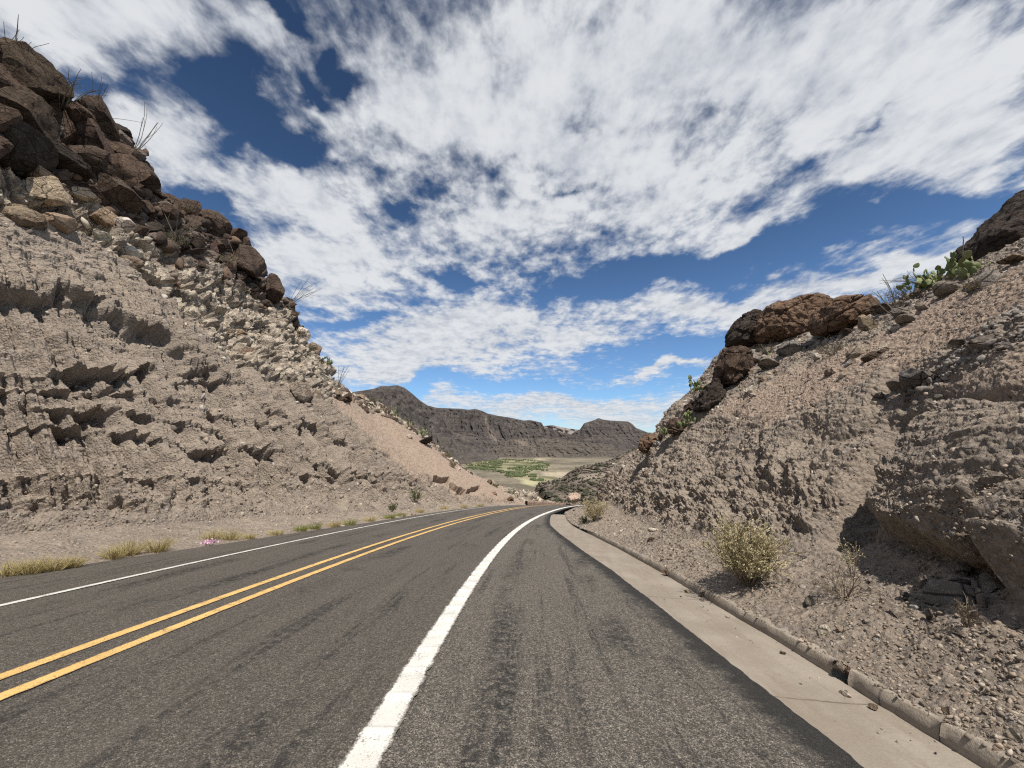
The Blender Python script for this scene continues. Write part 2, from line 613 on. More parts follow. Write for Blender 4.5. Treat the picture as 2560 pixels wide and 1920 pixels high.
def kerb(a0, a1):
    prof = [(0.0, -0.16), (0.010, -0.03), (0.030, 0.040), (0.046, 0.052), (0.12, 0.056), (0.145, 0.046), (0.155, -0.16)]
    n = max(6, int((a1 - a0) / 0.06))
    a = np.linspace(a0, a1, n)
    rows = []
    for k, (do, dz) in enumerate(prof):
        o = K_BASE(a) + do - 0.005
        h = np.full(n, dz) * np.interp(a, [15.2, 16.6], [1, 0.15])
        j = fbm(np.stack([a * 4, np.full(n, k * 0.8), 0 * a], -1), 4, 0.65)
        hh = h + (0.018 * j if dz > 0 else 0)
        rows.append(road_pt(a, o + 0.012 * j, hh))
    P = np.stack(rows, 1)
    nv = n * len(prof)
    caps = [np.array([list(range(len(prof)))[::-1]]), np.array([[nv - len(prof) + i for i in range(len(prof))]])]
    O = mesh_obj('kerb', P, [grid_faces(n, len(prof), True)] + caps, M['kerb'], smooth=False,
                 uv=np.stack([np.repeat(a, len(prof)), np.tile(np.linspace(0, 1, len(prof)), n)], 1))
    return tag(O, kind='structure')


for q in ((-14, 0.0), (0.003, 3.14), (3.146, 3.95), (4.15, 10.2), (10.204, 15.8)):
    kerb(*q)


# ------------------------------------------------------------------ the cut banks
def catmull(T, q):
    """rows of T (n, d) interpolated at q in [0, n-1]"""
    n = len(T)
    i = np.clip(np.floor(q).astype(int), 0, n - 2)
    f = (q - i)[:, None]
    p1, p2 = T[i], T[i + 1]
    p0, p3 = T[np.clip(i - 1, 0, n - 1)], T[np.clip(i + 2, 0, n - 1)]
    return 0.5 * (2 * p1 + (p2 - p0) * f + (2 * p0 - 5 * p1 + 4 * p2 - p3) * f ** 2 + (3 * p1 - p0 - 3 * p2 + p3) * f ** 3)


def surface(rows, nq, segs, dens):
    """rows: stations, each a list of profile points (edge, foot, crest, back, far back); segs: vertex rows per profile span"""
    T = np.array(rows, float)                       # (stations, points, 3)
    n = len(T)
    # station spacing: denser where the bank is large in view
    w = np.interp(np.linspace(0, n - 1, 400), np.arange(n), dens)
    c = np.concatenate([[0], np.cumsum((w[1:] + w[:-1]) / 2)])
    q = np.interp(np.linspace(0, c[-1], nq), c, np.linspace(0, n - 1, 400))
    C = [catmull(T[:, k], q) for k in range(T.shape[1])]
    P = []
    tt = []
    for k, m in enumerate(segs):
        for j in range(m + (1 if k == len(segs) - 1 else 0)):
            t = j / m
            P.append(C[k] * (1 - t) + C[k + 1] * t)
            tt.append(k + t)
    P = np.stack(P, 1)                              # (nq, nt, 3)
    return P, np.array(tt), q


def normals(P):
    du = np.gradient(P, axis=0)
    dv = np.gradient(P, axis=1)
    N = np.cross(du, dv)
    N /= np.linalg.norm(N, axis=-1, keepdims=True) + 1e-9
    return N


def Z(p, dz=0.0):
    """point given with its height above the road plane"""
    return np.array([p[0], p[1], ground(p[1]) + p[2] + dz])


class Bank:
    pass


def finish(b, name, P, zone, flip):
    b.P = P
    b.N = normals(P) * (-1 if flip else 1)
    b.U, b.V = project(P)
    b.zone = zone
    nq, nt = P.shape[:2]
    b.o = tag(mesh_obj(name, P, grid_faces(nq, nt, flip), M['bank'], attr={'zone': zone.reshape(-1, 3)}), kind='structure')
    b.o.data.set_sharp_from_angle(angle=math.radians(42))
    dep = P @ _f
    b.flatP, b.flatN = P.reshape(-1, 3), b.N.reshape(-1, 3)
    b.flatU, b.flatV = b.U.ravel(), b.V.ravel()
    b.dep = dep.ravel()
    b.T = np.broadcast_to(b.tt[None, :], (nq, nt)).ravel()
    return b


def spot(b, u, v):
    """point and normal of a bank seen nearest to photo pixel (u, v)"""
    d = (b.flatU - u) ** 2 + (b.flatV - v) ** 2
    lim = max(d.min() * 4, 16)
    c = np.nonzero(d <= lim)[0]
    i = c[np.argmin(b.dep[c])]
    return b.flatP[i].copy(), b.flatN[i].copy()


# ---- left bank
def left_row(a, foot, crest, back=(4, -0.3), far=(26, -3)):
    e = road_pt(a, L_EDGE(a) + 0.35, -0.07)
    f = foot
    c = crest
    out = np.array([c[0] - f[0], c[1] - f[1]])
    out /= np.linalg.norm(out)
    b1 = np.array([c[0] + out[0] * back[0], c[1] + out[1] * back[0], c[2] + back[1]])
    b2 = np.array([c[0] + out[0] * far[0], c[1] + out[1] * far[0], c[2] + far[1]])
    return [e, f, c, b1, b2]


LEFT = [
    left_row(-14, road_pt(-14, -11.5, .45), Z((-23, -15, 20))),
    left_row(-4, road_pt(-4, -11.5, .45), Z((-23, -3, 20))),
    left_row(4, road_pt(4, -11.5, .45), Z((-23, 6, 20))),
    left_row(9, on_plane(0, 1338, .45), Z((-23, 11.5, 20))),
    left_row(12, on_plane(394, 1312, .45), at(10, 125, 15.5)),
    left_row(16, on_plane(640, 1294, .40), at(235, 300, 19)),
    left_row(20, on_plane(820, 1285, .30), at(440, 480, 23.5)),
    left_row(24, on_plane(960, 1277, .18), at(600, 615, 27.5)),
    left_row(28, on_plane(1070, 1270, .10), at(700, 735, 31)),
    left_row(31, on_plane(1135, 1266, .05), at(800, 890, 34), (3, -.6), (20, -8)),
    left_row(34, on_plane(1180, 1263.5, .02), at(880, 985, 37), (2, -.8), (16, -12)),
    left_row(37, road_pt(37, -7.6, 0), at(950, 1010, 39.5), (2, -1), (14, -14)),
    left_row(40, road_pt(40, -7.6, 0), at(1060, 1092, 44), (2, -1), (14, -14)),
    left_row(43, road_pt(43, -7.8, -.02), at(1160, 1172, 48), (2, -1), (14, -14)),
    left_row(46, road_pt(46, -9.3, -.1), at(1235, 1205, 52), (2, -.6), (14, -12)),
    left_row(49, road_pt(49, -9.5, -.1), at(1292, 1219, 55), (2, -.6), (14, -12)),
    left_row(52, road_pt(52, -9.7, -.1), at(1342, 1238, 57), (2, -.6), (14, -12)),
    left_row(55, road_pt(55, -9.9, -.15), at(1384, 1252, 58), (2, -.6), (14, -12)),
    left_row(62, road_pt(62, -10, -.2), at(1450, 1264, 62), (2, -.6), (14, -12)),
]


def build_left():
    b = Bank()
    P, tt, q = surface(LEFT, 1150, (34, 420, 26, 10), [2, 3, 4, 7, 8, 8, 8, 7, 6, 5, 5, 5, 4, 4, 4, 3, 3, 2, 1])
    nq, nt = P.shape[:2]
    T = np.broadcast_to(tt[None, :], (nq, nt))
    face = np.clip(T - 1, 0, 1)                       # 0 foot .. 1 crest
    onf = sstep(1.0, 1.04, T) * sstep(2.25, 2.0, T)
    # profile: a little hollow low down, bulging at the cap
    H = (P[:, tt.searchsorted(2.0)][:, 2] - P[:, tt.searchsorted(1.0)][:, 2])[:, None]
    N = normals(P)
    if N[nq // 3, nt // 2, 0] < 0:
        N = -N
    P = P + N * (onf * H * (-0.045 * np.sin(face * math.pi) + 0.012 * np.sin(face * math.pi * 2)))[..., None]
    U, V = project(P)
    w = fbm(P * 0.55, 4) * 26                          # ragged zone borders, in photo pixels
    w2 = fbm(P * 1.6 + 9, 4) * 12
    # rock zones, read off the photograph
    vb = np.interp(U, [-400, 0, 84, 169, 245, 295, 350, 413, 464, 527, 570, 612, 658, 717, 743, 780, 810, 850], [385, 412, 420, 466, 497, 548, 588, 634, 658, 674, 712, 728, 752, 778, 818, 858, 880, 925])
    vc = np.interp(U, [-400, 0, 230, 330, 422, 506, 603, 696, 760, 850], [480, 512, 596, 665, 750, 848, 912, 950, 985, 1005])
    far_c = np.interp(U, [820, 900, 1000], [1, 1, 0])
    brown = sstep(10, -10, V - vb + w + w2) * sstep(905, 880, U + w2)
    cream = sstep(12, -12, V - vc + w + w2) * (1 - brown) * sstep(880, 850, U + w2)
    # pale rubble slope beyond the pink one
    rub = sstep(0, 30, poly_sd(U + w2 * .5, V + w2 * .3, [(1085, 1095), (1180, 1150), (1200, 1180), (1240, 1215), (1275, 1262), (1480, 1270), (1480, 1190), (1250, 1130)]) + 8) * sstep(1.1, 1.25, T)
    cream = np.maximum(cream, rub * 0.8)
    vp = np.interp(U, [820, 870, 935, 1000, 1060, 1130, 1200, 1260, 1300], [1005, 1040, 1105, 1165, 1190, 1215, 1245, 1258, 1262])
    pink = sstep(-10, 10, vp - V + w * .6) * sstep(820, 850, U + w2) * (1 - cream) * (1 - brown)
    zone = np.stack([cream, brown, pink], -1)
    tuff = np.clip(1 - cream - brown - pink, 0, 1)
    D = np.zeros((nq, nt), np.float32)
    # overhanging ledge across the upper tuff
    lv = np.interp(U, [-900, -300, 0, 63, 127, 190, 262, 295, 338, 388, 422, 447, 485, 540, 640],
                   [640, 690, 720, 740, 737, 752, 770, 791, 812, 829, 859, 892, 918, 934, 950])
    dv = V - lv + fbm(P * 1.1 + 3, 2) * 26
    fade = sstep(640, 480, U)
    k_ = sstep(-10, 16, dv)
    D += fade * tuff * ((1 - k_) * 0.5 * np.exp(np.minimum(dv, 0) / 110) - k_ * 0.5 * np.exp(-np.maximum(dv, 0) / 60))
    # caps with a hollow below each
    z2 = lambda x, y: (x / 2.37, 500 + y / 2.37)
    caps = [(400, 1010, 750, 1012, .8, 110), (610, 1198, 705, 1222, .7, 100), (1160, 1478, 1335, 1478, .6, 60), (1530, 1490, 1645, 1515, .6, 60),
            (1850, 1340, 1935, 1372, .5, 40), (1990, 1408, 2065, 1422, .5, 36), (1930, 1585, 2010, 1600, .5, 40), (2020, 1640, 2110, 1650, .6, 36), (1580, 1215, 1700, 1290, .5, 60)]
    wob = fbm(P * 1.7 + 31, 2) * 16
    wob2 = fbm(P * np.array([1.5, 1.5, .5]) + 77, 3) * 26
    for (x0, y0, x1, y1, dep, hgt) in caps:
        (u0, v0), (u1, v1) = z2(x0, y0), z2(x1, y1)
        h = hgt / 2.37
        sel = (U > u0 - 30) & (U < u1 + 40) & (V > min(v0, v1) - 25) & (V < max(v0, v1) + h * 2.6)
        if not sel.any():
            continue
        uu, vv = U[sel], V[sel]
        d = vv - (v0 + (v1 - v0) * np.clip((uu - u0) / (u1 - u0), 0, 1)) + wob[sel]
        slant = uu - np.clip(d, 0, 300) * 0.35 + wob2[sel] * .5
        win = sstep(u0 - 4, u0 + 5, slant) * sstep(u1 + 6, u1 - 6, slant + np.clip(d, 0, 300) * .2)
        under = np.exp(-np.maximum(d, 0) / h) * sstep(-4, 6, d)
        lip = np.exp(np.minimum(d, 0) / 14) * sstep(6, -3, d)
        D[sel] += tuff[sel] * win * (-dep * .85 * under + 0.30 * dep * lip)
    # long ledges of harder tuff, each undercut by narrow slots that run down into rills
    mid = P[:, int(tt.searchsorted(1.45))]
    s_al = np.concatenate([[0], np.cumsum(np.linalg.norm(np.diff(mid, axis=0), axis=1))])[:, None] + 0 * U
    LEDGES = [([-1400, -600, 0, 250, 400, 750, 900, 1050, 1250, 1400, 1490, 1580, 1700, 1850, 2000, 2130, 2300], [900, 960, 1030, 1040, 1005, 1012, 960, 1075, 1060, 1085, 1105, 1225, 1292, 1342, 1412, 1450, 1500], .75, 130, 0.0),
              ([-1400, -600, 0, 190, 330, 530, 620, 700, 890, 1010, 1200, 1280, 1420, 1540, 1700, 1790, 1900, 2100], [1120, 1180, 1215, 1235, 1245, 1240, 1205, 1225, 1240, 1265, 1330, 1365, 1420, 1490, 1482, 1525, 1560, 1620], 1.0, 150, 7.0),
              ([-1400, -200, 100, 300, 600, 840, 965, 1100, 1200, 1340, 1470, 1700, 1900], [1240, 1330, 1345, 1335, 1350, 1385, 1402, 1450, 1480, 1478, 1440, 1590, 1640], .85, 125, 14.0),
              ([-1400, -200, 200, 700, 1000, 1500], [1120, 1130, 1130, 1120, 1160, 1330], .5, 100, 21.0),
              ([-1400, 0, 400, 750, 1000, 1400, 1800], [1600, 1640, 1620, 1622, 1640, 1660, 1700], .30, 40, 28.0)]
    lw = fbm(P * .8 + 61, 3) * 9 + fbm(P * 3.1 + 3, 2) * 3
    for (xs, ys, dep, hgt, sd) in LEDGES:
        h = hgt / 2.37
        lv2 = 500 + np.interp(U * 2.37, xs, ys) / 2.37
        d = V - lv2 + lw
        slot = perlin(np.stack([s_al * 1.35 + sd, P[..., 2] * .06 + sd, 0 * s_al + sd], -1)) + .55 * perlin(np.stack([s_al * 2.7 + sd, P[..., 2] * .2, 0 * s_al + 9 + sd], -1))
        gap = sstep(-.04, .42, slot)
        on = sstep(-.55, -.15, perlin(np.stack([s_al * .23 + sd, 0 * s_al + sd, 0 * s_al], -1)))
        dn = np.maximum(d, 0)
        D += tuff * on * (-dep * .9 * (gap * np.exp(-dn / (h * (.45 + .75 * gap))) + .10 * np.exp(-dn / 9)) * sstep(-2.5, 4, d) + 0.17 * np.exp(np.minimum(d, 0) / 8) * sstep(4, -2, d))
    # rills running down the face
    rill = fbm(np.stack([s_al * 1.25 + fbm(P * .4, 2) * .35, P[..., 2] * 0.04, 0 * s_al + 5], -1), 3, 0.5, billow=True)
    zr = sstep(560, 800, V + U * -.05) * sstep(1290, 1190, V)
    D += tuff * zr * rill * 0.44
    rill2 = fbm(np.stack([s_al * 3.0 + fbm(P * .8, 2) * .4, P[..., 2] * 0.12, 0 * s_al + 15], -1), 3, 0.6, billow=True)
    D += (tuff * zr * 0.17 + pink * 0.05) * rill2
    # bedding
    D += tuff * 0.16 * fbm(np.stack([s_al * 0.18, s_al * .1, P[..., 2] * 1.6 - s_al * .12], -1), 4, 0.6) * sstep(1.05, 1.2, T)
    # lumps
    low = sstep(1190, 1260, V) * sstep(1345, 1310, V) * sstep(700, 480, U)
    lump = fbm(P * 0.7, 3, 0.5, billow=True)
    D += (tuff * (0.05 + 0.5 * low)) * lump * onf
    crumb = fbm(P * 2.4, 5, 0.62, billow=True)
    D += crumb * (0.055 * tuff * onf + 0.10 * low + 0.045 * pink * onf + 0.12 * cream)
    k1, k2, kid = worley(P * 4.2)
    D += (kid - .5) * (.075 * tuff * onf + .05 * low + .02 * pink * onf)
    # the pink slope's small dark ledges
    for (u0, v0, u1, v1, dep, h) in ((1086, 1188, 1123, 1193, .9, 12), (1128, 1205, 1152, 1218, .8, 10), (1150, 1217, 1164, 1220, 1.0, 14), (1170, 1222, 1200, 1212, .8, 12), (1030, 1200, 1060, 1215, .6, 9)):
        d = V - (v0 + (v1 - v0) * np.clip((U - u0) / (u1 - u0), 0, 1)) + w2 * .25
        D += -dep * sstep(u0 - 3, u0 + 4, U) * sstep(u1 + 4, u1 - 3, U) * np.where(d > 0, np.exp(-d / h), 0) * sstep(0, 2, d)
    # blocky cap rock and broken pale rock
    Q = P * np.array([1, 1, 1.25]) + fbm(P * .5, 3)[..., None] * 0.6
    m = (brown > 0.02) | (cream > 0.02)
    f1, f2, idv = worley(Q[m] * 0.62)
    g1, g2, idw = worley(Q[m] * 1.15, 40)
    D[m] += brown[m] * ((idv - 0.45) * 1.1 - 0.55 * sstep(0.22, 0.0, f2 - f1) + (idw - .5) * .22 - 0.16 * sstep(0.15, 0, g2 - g1))
    D[m] += cream[m] * ((idw - 0.5) * 0.6 - 0.14 * sstep(0.14, 0, g2 - g1) + (idv - .5) * .8)
    # buttresses in the pale rock
    rb = fbm(np.stack([s_al * .42, P[..., 2] * .10, 0 * s_al + 40], -1), 3, .55, billow=True)
    D += cream * rb * 0.8
    D += onf * 0.02 * fbm(P * 9, 3)
    D *= onf
    apr = sstep(0.05, 0.5, T) * sstep(1.15, .9, T)
    D += apr * (0.10 * fbm(P * 1.1, 4) + 0.03 * fbm(P * 5, 3))
    P = P + N * D[..., None]
    # behind the crest: rough ground
    bk = sstep(2.0, 2.2, T)
    P[..., 2] += bk * 0.5 * fbm(P * .5, 4)
    b.tt = tt
    return finish(b, 'bank_left', P, zone, flip_left)


flip_left = True
BL = None


# ---- right bank
def right_row(a, foot, crest, back=(4, -0.2), far=(22, -2)):
    e = road_pt(a, K_BASE(a) + np.interp(a, [14, 18], [0.075, -.12]), np.interp(a, [14, 18], [0.050, 0.012]))
    f = Z(foot)
    c = Z(crest)
    out = np.array([c[0] - f[0], c[1] - f[1]])
    out /= np.linalg.norm(out)
    b1 = np.array([c[0] + out[0] * back[0], c[1] + out[1] * back[0], c[2] + back[1]])
    b2 = np.array([c[0] + out[0] * far[0], c[1] + out[1] * far[0], c[2] + far[1]])
    return [e, f, c, b1, b2]


RIGHT = [
    right_row(-12, (4.5, -12, .5), (12.5, -10, 8)),
    right_row(-3, (4.5, -3, .5), (13, -2, 8)),
    right_row(1.6, (4.3, 1.9, .5), (13.2, 4, 8)),
    right_row(3.2, (4.35, 3.7, .55), (13.3, 7.8, 7.8)),
    right_row(4.8, (5.0, 5.4, .62), (13.3, 10.3, 7.75)),
    right_row(7.2, (4.35, 7.6, .5), (13.4, 13, 7.8)),
    right_row(9.2, (4.05, 9.6, .45), (13.6, 15, 7.9)),
    right_row(11.6, (4.3, 12.3, .45), (13.4, 17, 8.6)),
    right_row(14, (4.55, 15, .5), (12.6, 19.5, 9.3)),
    right_row(16.5, (4.7, 17.3, .6), (12.1, 21, 9.0)),
    right_row(18.5, (4.95, 19.3, .7), (11.9, 22.5, 7.5)),
    right_row(20.5, (5.2, 21.3, .7), (11.4, 24, 6.2)),
    right_row(22.5, (5.6, 23.5, .8), (9.7, 25.7, 4.8)),
    right_row(25, (5.6, 25.5, .6), (7.4, 27, 3.1), (3, -.4), (12, -3)),
    right_row(28, (6.0, 28, .3), (7.6, 29.5, 1.2), (3, -.3), (12, -2)),
    right_row(34, (8, 33, .15), (10, 34, .6), (3, -.3), (12, -2)),
    right_row(41, (11.5, 38.5, .1), (13.5, 39, .4), (3, -.3), (12, -2)),
]
LOBE_A = [(2255, 1094), (2201, 1174), (2188, 1217), (2187, 1275), (2248, 1311), (2313, 1326), (2386, 1351), (2415, 1351), (2476, 1308), (2527, 1250), (2600, 1225), (2900, 1190), (2900, 980), (2400, 960), (2290, 1020)]
LOBE_B = [(2485, 1290), (2475, 1330), (2495, 1370), (2508, 1420), (2512, 1460), (2500, 1500), (2470, 1560), (2600, 1680), (3000, 1900), (3200, 1200), (2700, 1170), (2530, 1255)]


def build_right():
    b = Bank()
    P, tt, q = surface(RIGHT, 1250, (110, 430, 30, 10), [1, 3, 9, 12, 12, 11, 9, 8, 6, 5, 4, 4, 3.5, 3, 2, 1, 1])
    nq, nt = P.shape[:2]
    T = np.broadcast_to(tt[None, :], (nq, nt))
    face = np.clip(T - 1, 0, 1)
    onf = sstep(1.0, 1.05, T) * sstep(2.3, 2.02, T)
    N = normals(P)
    if N[nq // 3, nt // 2, 0] > 0:
        N = -N
    P = P + N * (onf * (0.5 * np.sin(face * math.pi * 0.9)))[..., None]
    U, V = project(P)
    w = fbm(P * 0.8, 4) * 40
    w2 = fbm(P * 2.2 + 9, 4) * 16
    pink = sstep(-12, 12, poly_sd(U + w2, V + w, [(1780, 1030), (1960, 930), (2200, 840), (2440, 700), (2800, 560), (2800, 700), (2420, 860), (2200, 930), (1950, 1050)]))
    pink = np.maximum(pink, 0.55 * sstep(-12, 12, poly_sd(U + w2, V + w, [(2300, 960), (2700, 780), (2700, 950), (2420, 1010)])))
    pink = pink * sstep(1.0, 1.2, T)
    zone = np.stack([np.zeros_like(U), np.zeros_like(U), pink], -1)
    tuff = 1 - pink
    D = np.zeros((nq, nt), np.float32)
    e1 = fbm(P * 3.0 + 5, 4) * 14
    sdA = poly_sd(U - 20 + e1, V - 42 + e1 * .7, LOBE_A)
    sdB = poly_sd(U - 20 + e1, V - 50 + e1 * .5, LOBE_B)
    fa = sstep(930, 1240, V) * sstep(0, 10, sdA) * (1 - np.exp(-np.maximum(sdA, 0) / 9))
    fb = sstep(1150, 1400, V + (U - 2500) * .2) * sstep(0, 10, sdB) * (1 - np.exp(-np.maximum(sdB, 0) / 11))
    fB = sstep(-6, 8, sdB)
    D += 0.42 * np.sqrt(np.clip(fa, 0, 1)) * (1 - fB) + 0.50 * np.sqrt(np.clip(fb, 0, 1))
    # hollow between the lobes
    cave = sstep(-25, 25, poly_sd(U, V, [(2390, 1360), (2480, 1310), (2500, 1380), (2512, 1460), (2490, 1510), (2400, 1500), (2380, 1420)]))
    D -= 0.2 * cave * (1 - fB)
    gul = np.exp(-((U - np.interp(V, [1000, 1100, 1200, 1300, 1380], [2260, 2225, 2160, 2125, 2100])) / 42) ** 2) * sstep(990, 1080, V) * sstep(1420, 1330, V)
    D -= 0.5 * gul * (1 - sstep(-5, 5, sdA))
    # the undercut below lobe A
    und = sstep(60, 0, -sdA) * sstep(0, 3, -sdA) * sstep(1290, 1360, V) * (1 - fB)
    D -= 0.15 * und
    # smaller lobes and gullies along the bank
    s_al = P[..., 1]
    rl = fbm(np.stack([s_al * .42 + fbm(P * .3, 2), P[..., 2] * .16, 0 * s_al + 3], -1), 3, .5, billow=True)
    keep = (1 - sstep(-20, 20, sdA)) * (1 - sstep(-20, 20, sdB))
    D += tuff * keep * rl * 0.30 * sstep(1.02, 1.2, T) * sstep(1.85, 1.5, T)
    rough = sstep(-30, 30, poly_sd(U + w, V + w, [(1480, 1240), (1570, 1180), (1800, 1160), (1990, 1130), (2080, 1240), (2020, 1330), (1800, 1340), (1600, 1310)]))
    c1 = fbm(P * 1.5 + 4, 5, .62, billow=True)
    calm = 1 - .5 * np.maximum(sstep(-10, 20, sdA), fB)
    D += calm * (0.055 + 0.15 * rough) * c1 * (0.12 + 0.88 * tuff)
    f1, f2, idv = worley(P * 3.6)
    D += calm * (0.02 + 0.055 * rough) * (idv - .5) * (0.12 + .88 * tuff)
    D += 0.028 * fbm(P * 5.5, 4, .6, billow=True)
    # bedding of stones across the lobes
    D += 0.05 * tuff * fbm(np.stack([P[..., 0] * .6, s_al * .5, P[..., 2] * 6 + P[..., 0] * 1.2], -1), 3)
    D *= onf
    apr = sstep(0.02, 0.3, T) * sstep(1.1, .9, T)
    D += apr * (0.07 * fbm(P * 1.3, 4) + 0.035 * fbm(P * 6, 4, .6))
    P = P + N * D[..., None]
    bk = sstep(2.0, 2.2, T)
    P[..., 2] += bk * 0.35 * fbm(P * .7, 4)
    b.tt = tt
    return finish(b, 'bank_right', P, zone, flip_right)


flip_right = False
BL = build_left()
BR = build_right()
#@@PART2@@
# ------------------------------------------------------------------ far country
VAL = -97.0


def far_ground():
    r = np.concatenate([np.linspace(0, 60, 24), np.geomspace(70, 60000, 150)])
    th = np.linspace(-math.pi, math.pi, 361)
    R, A = np.meshgrid(r, th, indexing='ij')
    X, Y = R * np.sin(A), R * np.cos(A)
    near = -G * np.clip(Y, -40, 60) - 2.2
    t = sstep(52, 240, np.hypot(X * 0.75, np.maximum(Y, 0)))
    z = near * (1 - t) + VAL * t
    z = np.where(Y < 0, np.maximum(z, near * (1 - sstep(60, 1500, R)) + VAL * sstep(60, 1500, R)), z)
    z = z + sstep(300, 900, R) * 1.5 * fbm(np.stack([X / 260, Y / 260, 0 * X], -1), 3)
    P = np.stack([X, Y, z], -1)
    U, V = project(P)
    front = Y > 300
    n = fbm(np.stack([X / 140, Y / 140, 0 * X], -1), 4) * 5
    reg = lambda poly, e=3: sstep(-e, e, poly_sd(U + n * 2, V + n * .7, poly)) * front
    green = np.maximum.reduce([reg([(1180, 1150), (1260, 1148), (1330, 1150), (1385, 1158), (1372, 1168), (1340, 1178), (1352, 1200), (1340, 1212), (1290, 1195), (1255, 1180), (1170, 1172)]),
                               reg([(1330, 1135), (1440, 1136), (1560, 1137), (1500, 1143), (1400, 1143), (1330, 1141)], 2) * .8,
                               reg([(1340, 1190), (1395, 1195), (1400, 1202), (1345, 1212)])])
    tan = np.maximum.reduce([reg([(1265, 1160), (1300, 1156), (1342, 1162), (1320, 1168), (1275, 1170)], 2),
                             reg([(1362, 1182), (1390, 1177), (1425, 1176), (1420, 1196), (1350, 1192)], 2),
                             reg([(1330, 1144), (1370, 1143), (1350, 1152), (1330, 1150)], 2)])
    fld = np.maximum.reduce([reg([(1300, 1195), (1318, 1200), (1350, 1205), (1342, 1216), (1308, 1210)], 2), reg([(1355, 1144), (1372, 1145), (1362, 1149)], 1.5) * .8])
    zone = np.stack([tan, green, fld], -1)
    s = NT('valley_floor')
    co = s.coord()
    zz = s.sep(s.attr('zone'))
    n1 = s.noise(co, 0.006, 8, 0.65)
    n2 = s.noise(co, 0.05, 7, 0.7)
    col = s.mix(s.mr(n1, 0.38, 0.62), (0.15, 0.125, 0.095), (0.26, 0.225, 0.165))
    col = s.mix(s.mr(n2, 0.45, 0.62, 0, .6), col, (0.075, 0.08, 0.05))
    col = s.mix(zz[0], col, s.mix(s.mr(n2, .4, .6), (0.30, 0.25, 0.18), (0.46, 0.40, 0.29)))
    col = s.mix(zz[1], col, s.mix(s.mr(n1, .42, .56), (0.10, 0.11, 0.05), (0.27, 0.245, 0.155)))
    col = s.mix(zz[2], col, (0.40, 0.37, 0.225))
    m = s.done(col)
    b = tag(mesh_obj('ground', P, grid_faces(len(r), len(th), True), m, attr={'zone': zone.reshape(-1, 3)}), kind='structure')
    return U, V, P, green * (1 - tan) * (1 - fld)


gU, gV, gP, gGreen = far_ground()


def hill(name, sky, yc, yb, vb, mat, nu=420, nt=110, amp=40, gul=(90, 0.4), cliff=0.45, back=900, scar=None, lo=None, seed=0, steep=0.55):
    """a mountain: crest through the skyline pixels at distance yc, foot at distance yb; with real flanks and a back"""
    sky = np.array(sky, float)
    u = np.linspace(sky[0, 0], sky[-1, 0], nu)
    v = np.interp(u, sky[:, 0], sky[:, 1])
    yC = np.interp(u, sky[[0, -1], 0], yc) if hasattr(yc, '__len__') else np.full(nu, yc)
    yB = np.interp(u, sky[[0, -1], 0], yb) if hasattr(yb, '__len__') else np.full(nu, yb)
    C = np.array([at(a, b, c) for a, b, c in zip(u, v, yC)])
    ub = np.interp(u, sky[[0, -1], 0], lo) if lo else u
    zb = (lambda i: at(ub[i], np.interp(ub[i], [p[0] for p in vb], [p[1] for p in vb]), yB[i]) if vb else np.array([*at(ub[i], 1111, yB[i])[:2], VAL - 5]))
    B = np.array([zb(i) for i in range(nu)])
    rows = []
    ts = np.linspace(0, 1, nt)
    for t in ts:
        # talus below, cliff above: height as a function of the way in
        h = np.where(t < steep, t / steep * cliff, cliff + (1 - cliff) * sstep(0, 1, (t - steep) / (1 - steep) * 1.0) ** 0.8)
        p = B * (1 - t) + C * t
        p = p.copy()
        p[:, 2] = B[:, 2] + (C[:, 2] - B[:, 2]) * h
        rows.append(p)
    for k in range(1, 9):
        p = C.copy()
        p[:, 1] += back * k / 8
        p[:, 0] *= p[:, 1] / C[:, 1]
        p[:, 2] = C[:, 2] + (np.minimum(B[:, 2], VAL) - 5 - C[:, 2]) * (k / 8) ** 1.3
        rows.append(p)
    P = np.stack(rows, 0)
    T = np.concatenate([ts, np.ones(8)])[:, None] * np.ones((1, nu))
    s_al = P[..., 0]
    Hh = (C[:, 2] - B[:, 2])[None, :]
    g1 = fbm(np.stack([s_al / gul[0] + fbm(P / (gul[0] * 4) + seed, 2) * .8, T * gul[1] * 3, 0 * T + seed], -1), 5, .58, billow=True)
    g2 = fbm(P / (gul[0] * .45) + seed, 4, .6)
    env = sstep(0, .12, T) * sstep(1.0, .88, T)
    dy = amp * (g1 * 1.0 + g2 * .5) * env
    P[..., 1] -= dy
    P[..., 0] -= dy * .25
    str_ = fbm(np.stack([s_al / 900 + seed, 0 * T, P[..., 2] / (Hh.mean() * .10)], -1), 3)
    P[..., 1] += amp * .15 * str_ * env * sstep(steep * .8, steep * 1.1, T)
    zone = np.zeros(P.shape)
    if scar:
        U, V = project(P)
        n = fbm(P / (gul[0] * .5), 4) * 5
        for poly, val in scar:
            zone[..., 0] = np.maximum(zone[..., 0], val * sstep(-3, 3, poly_sd(U + n, V + n, poly)))
    return tag(mesh_obj(name, P, grid_faces(P.shape[0], nu, False), mat, attr={'zone': zone.reshape(-1, 3)}), kind='structure')


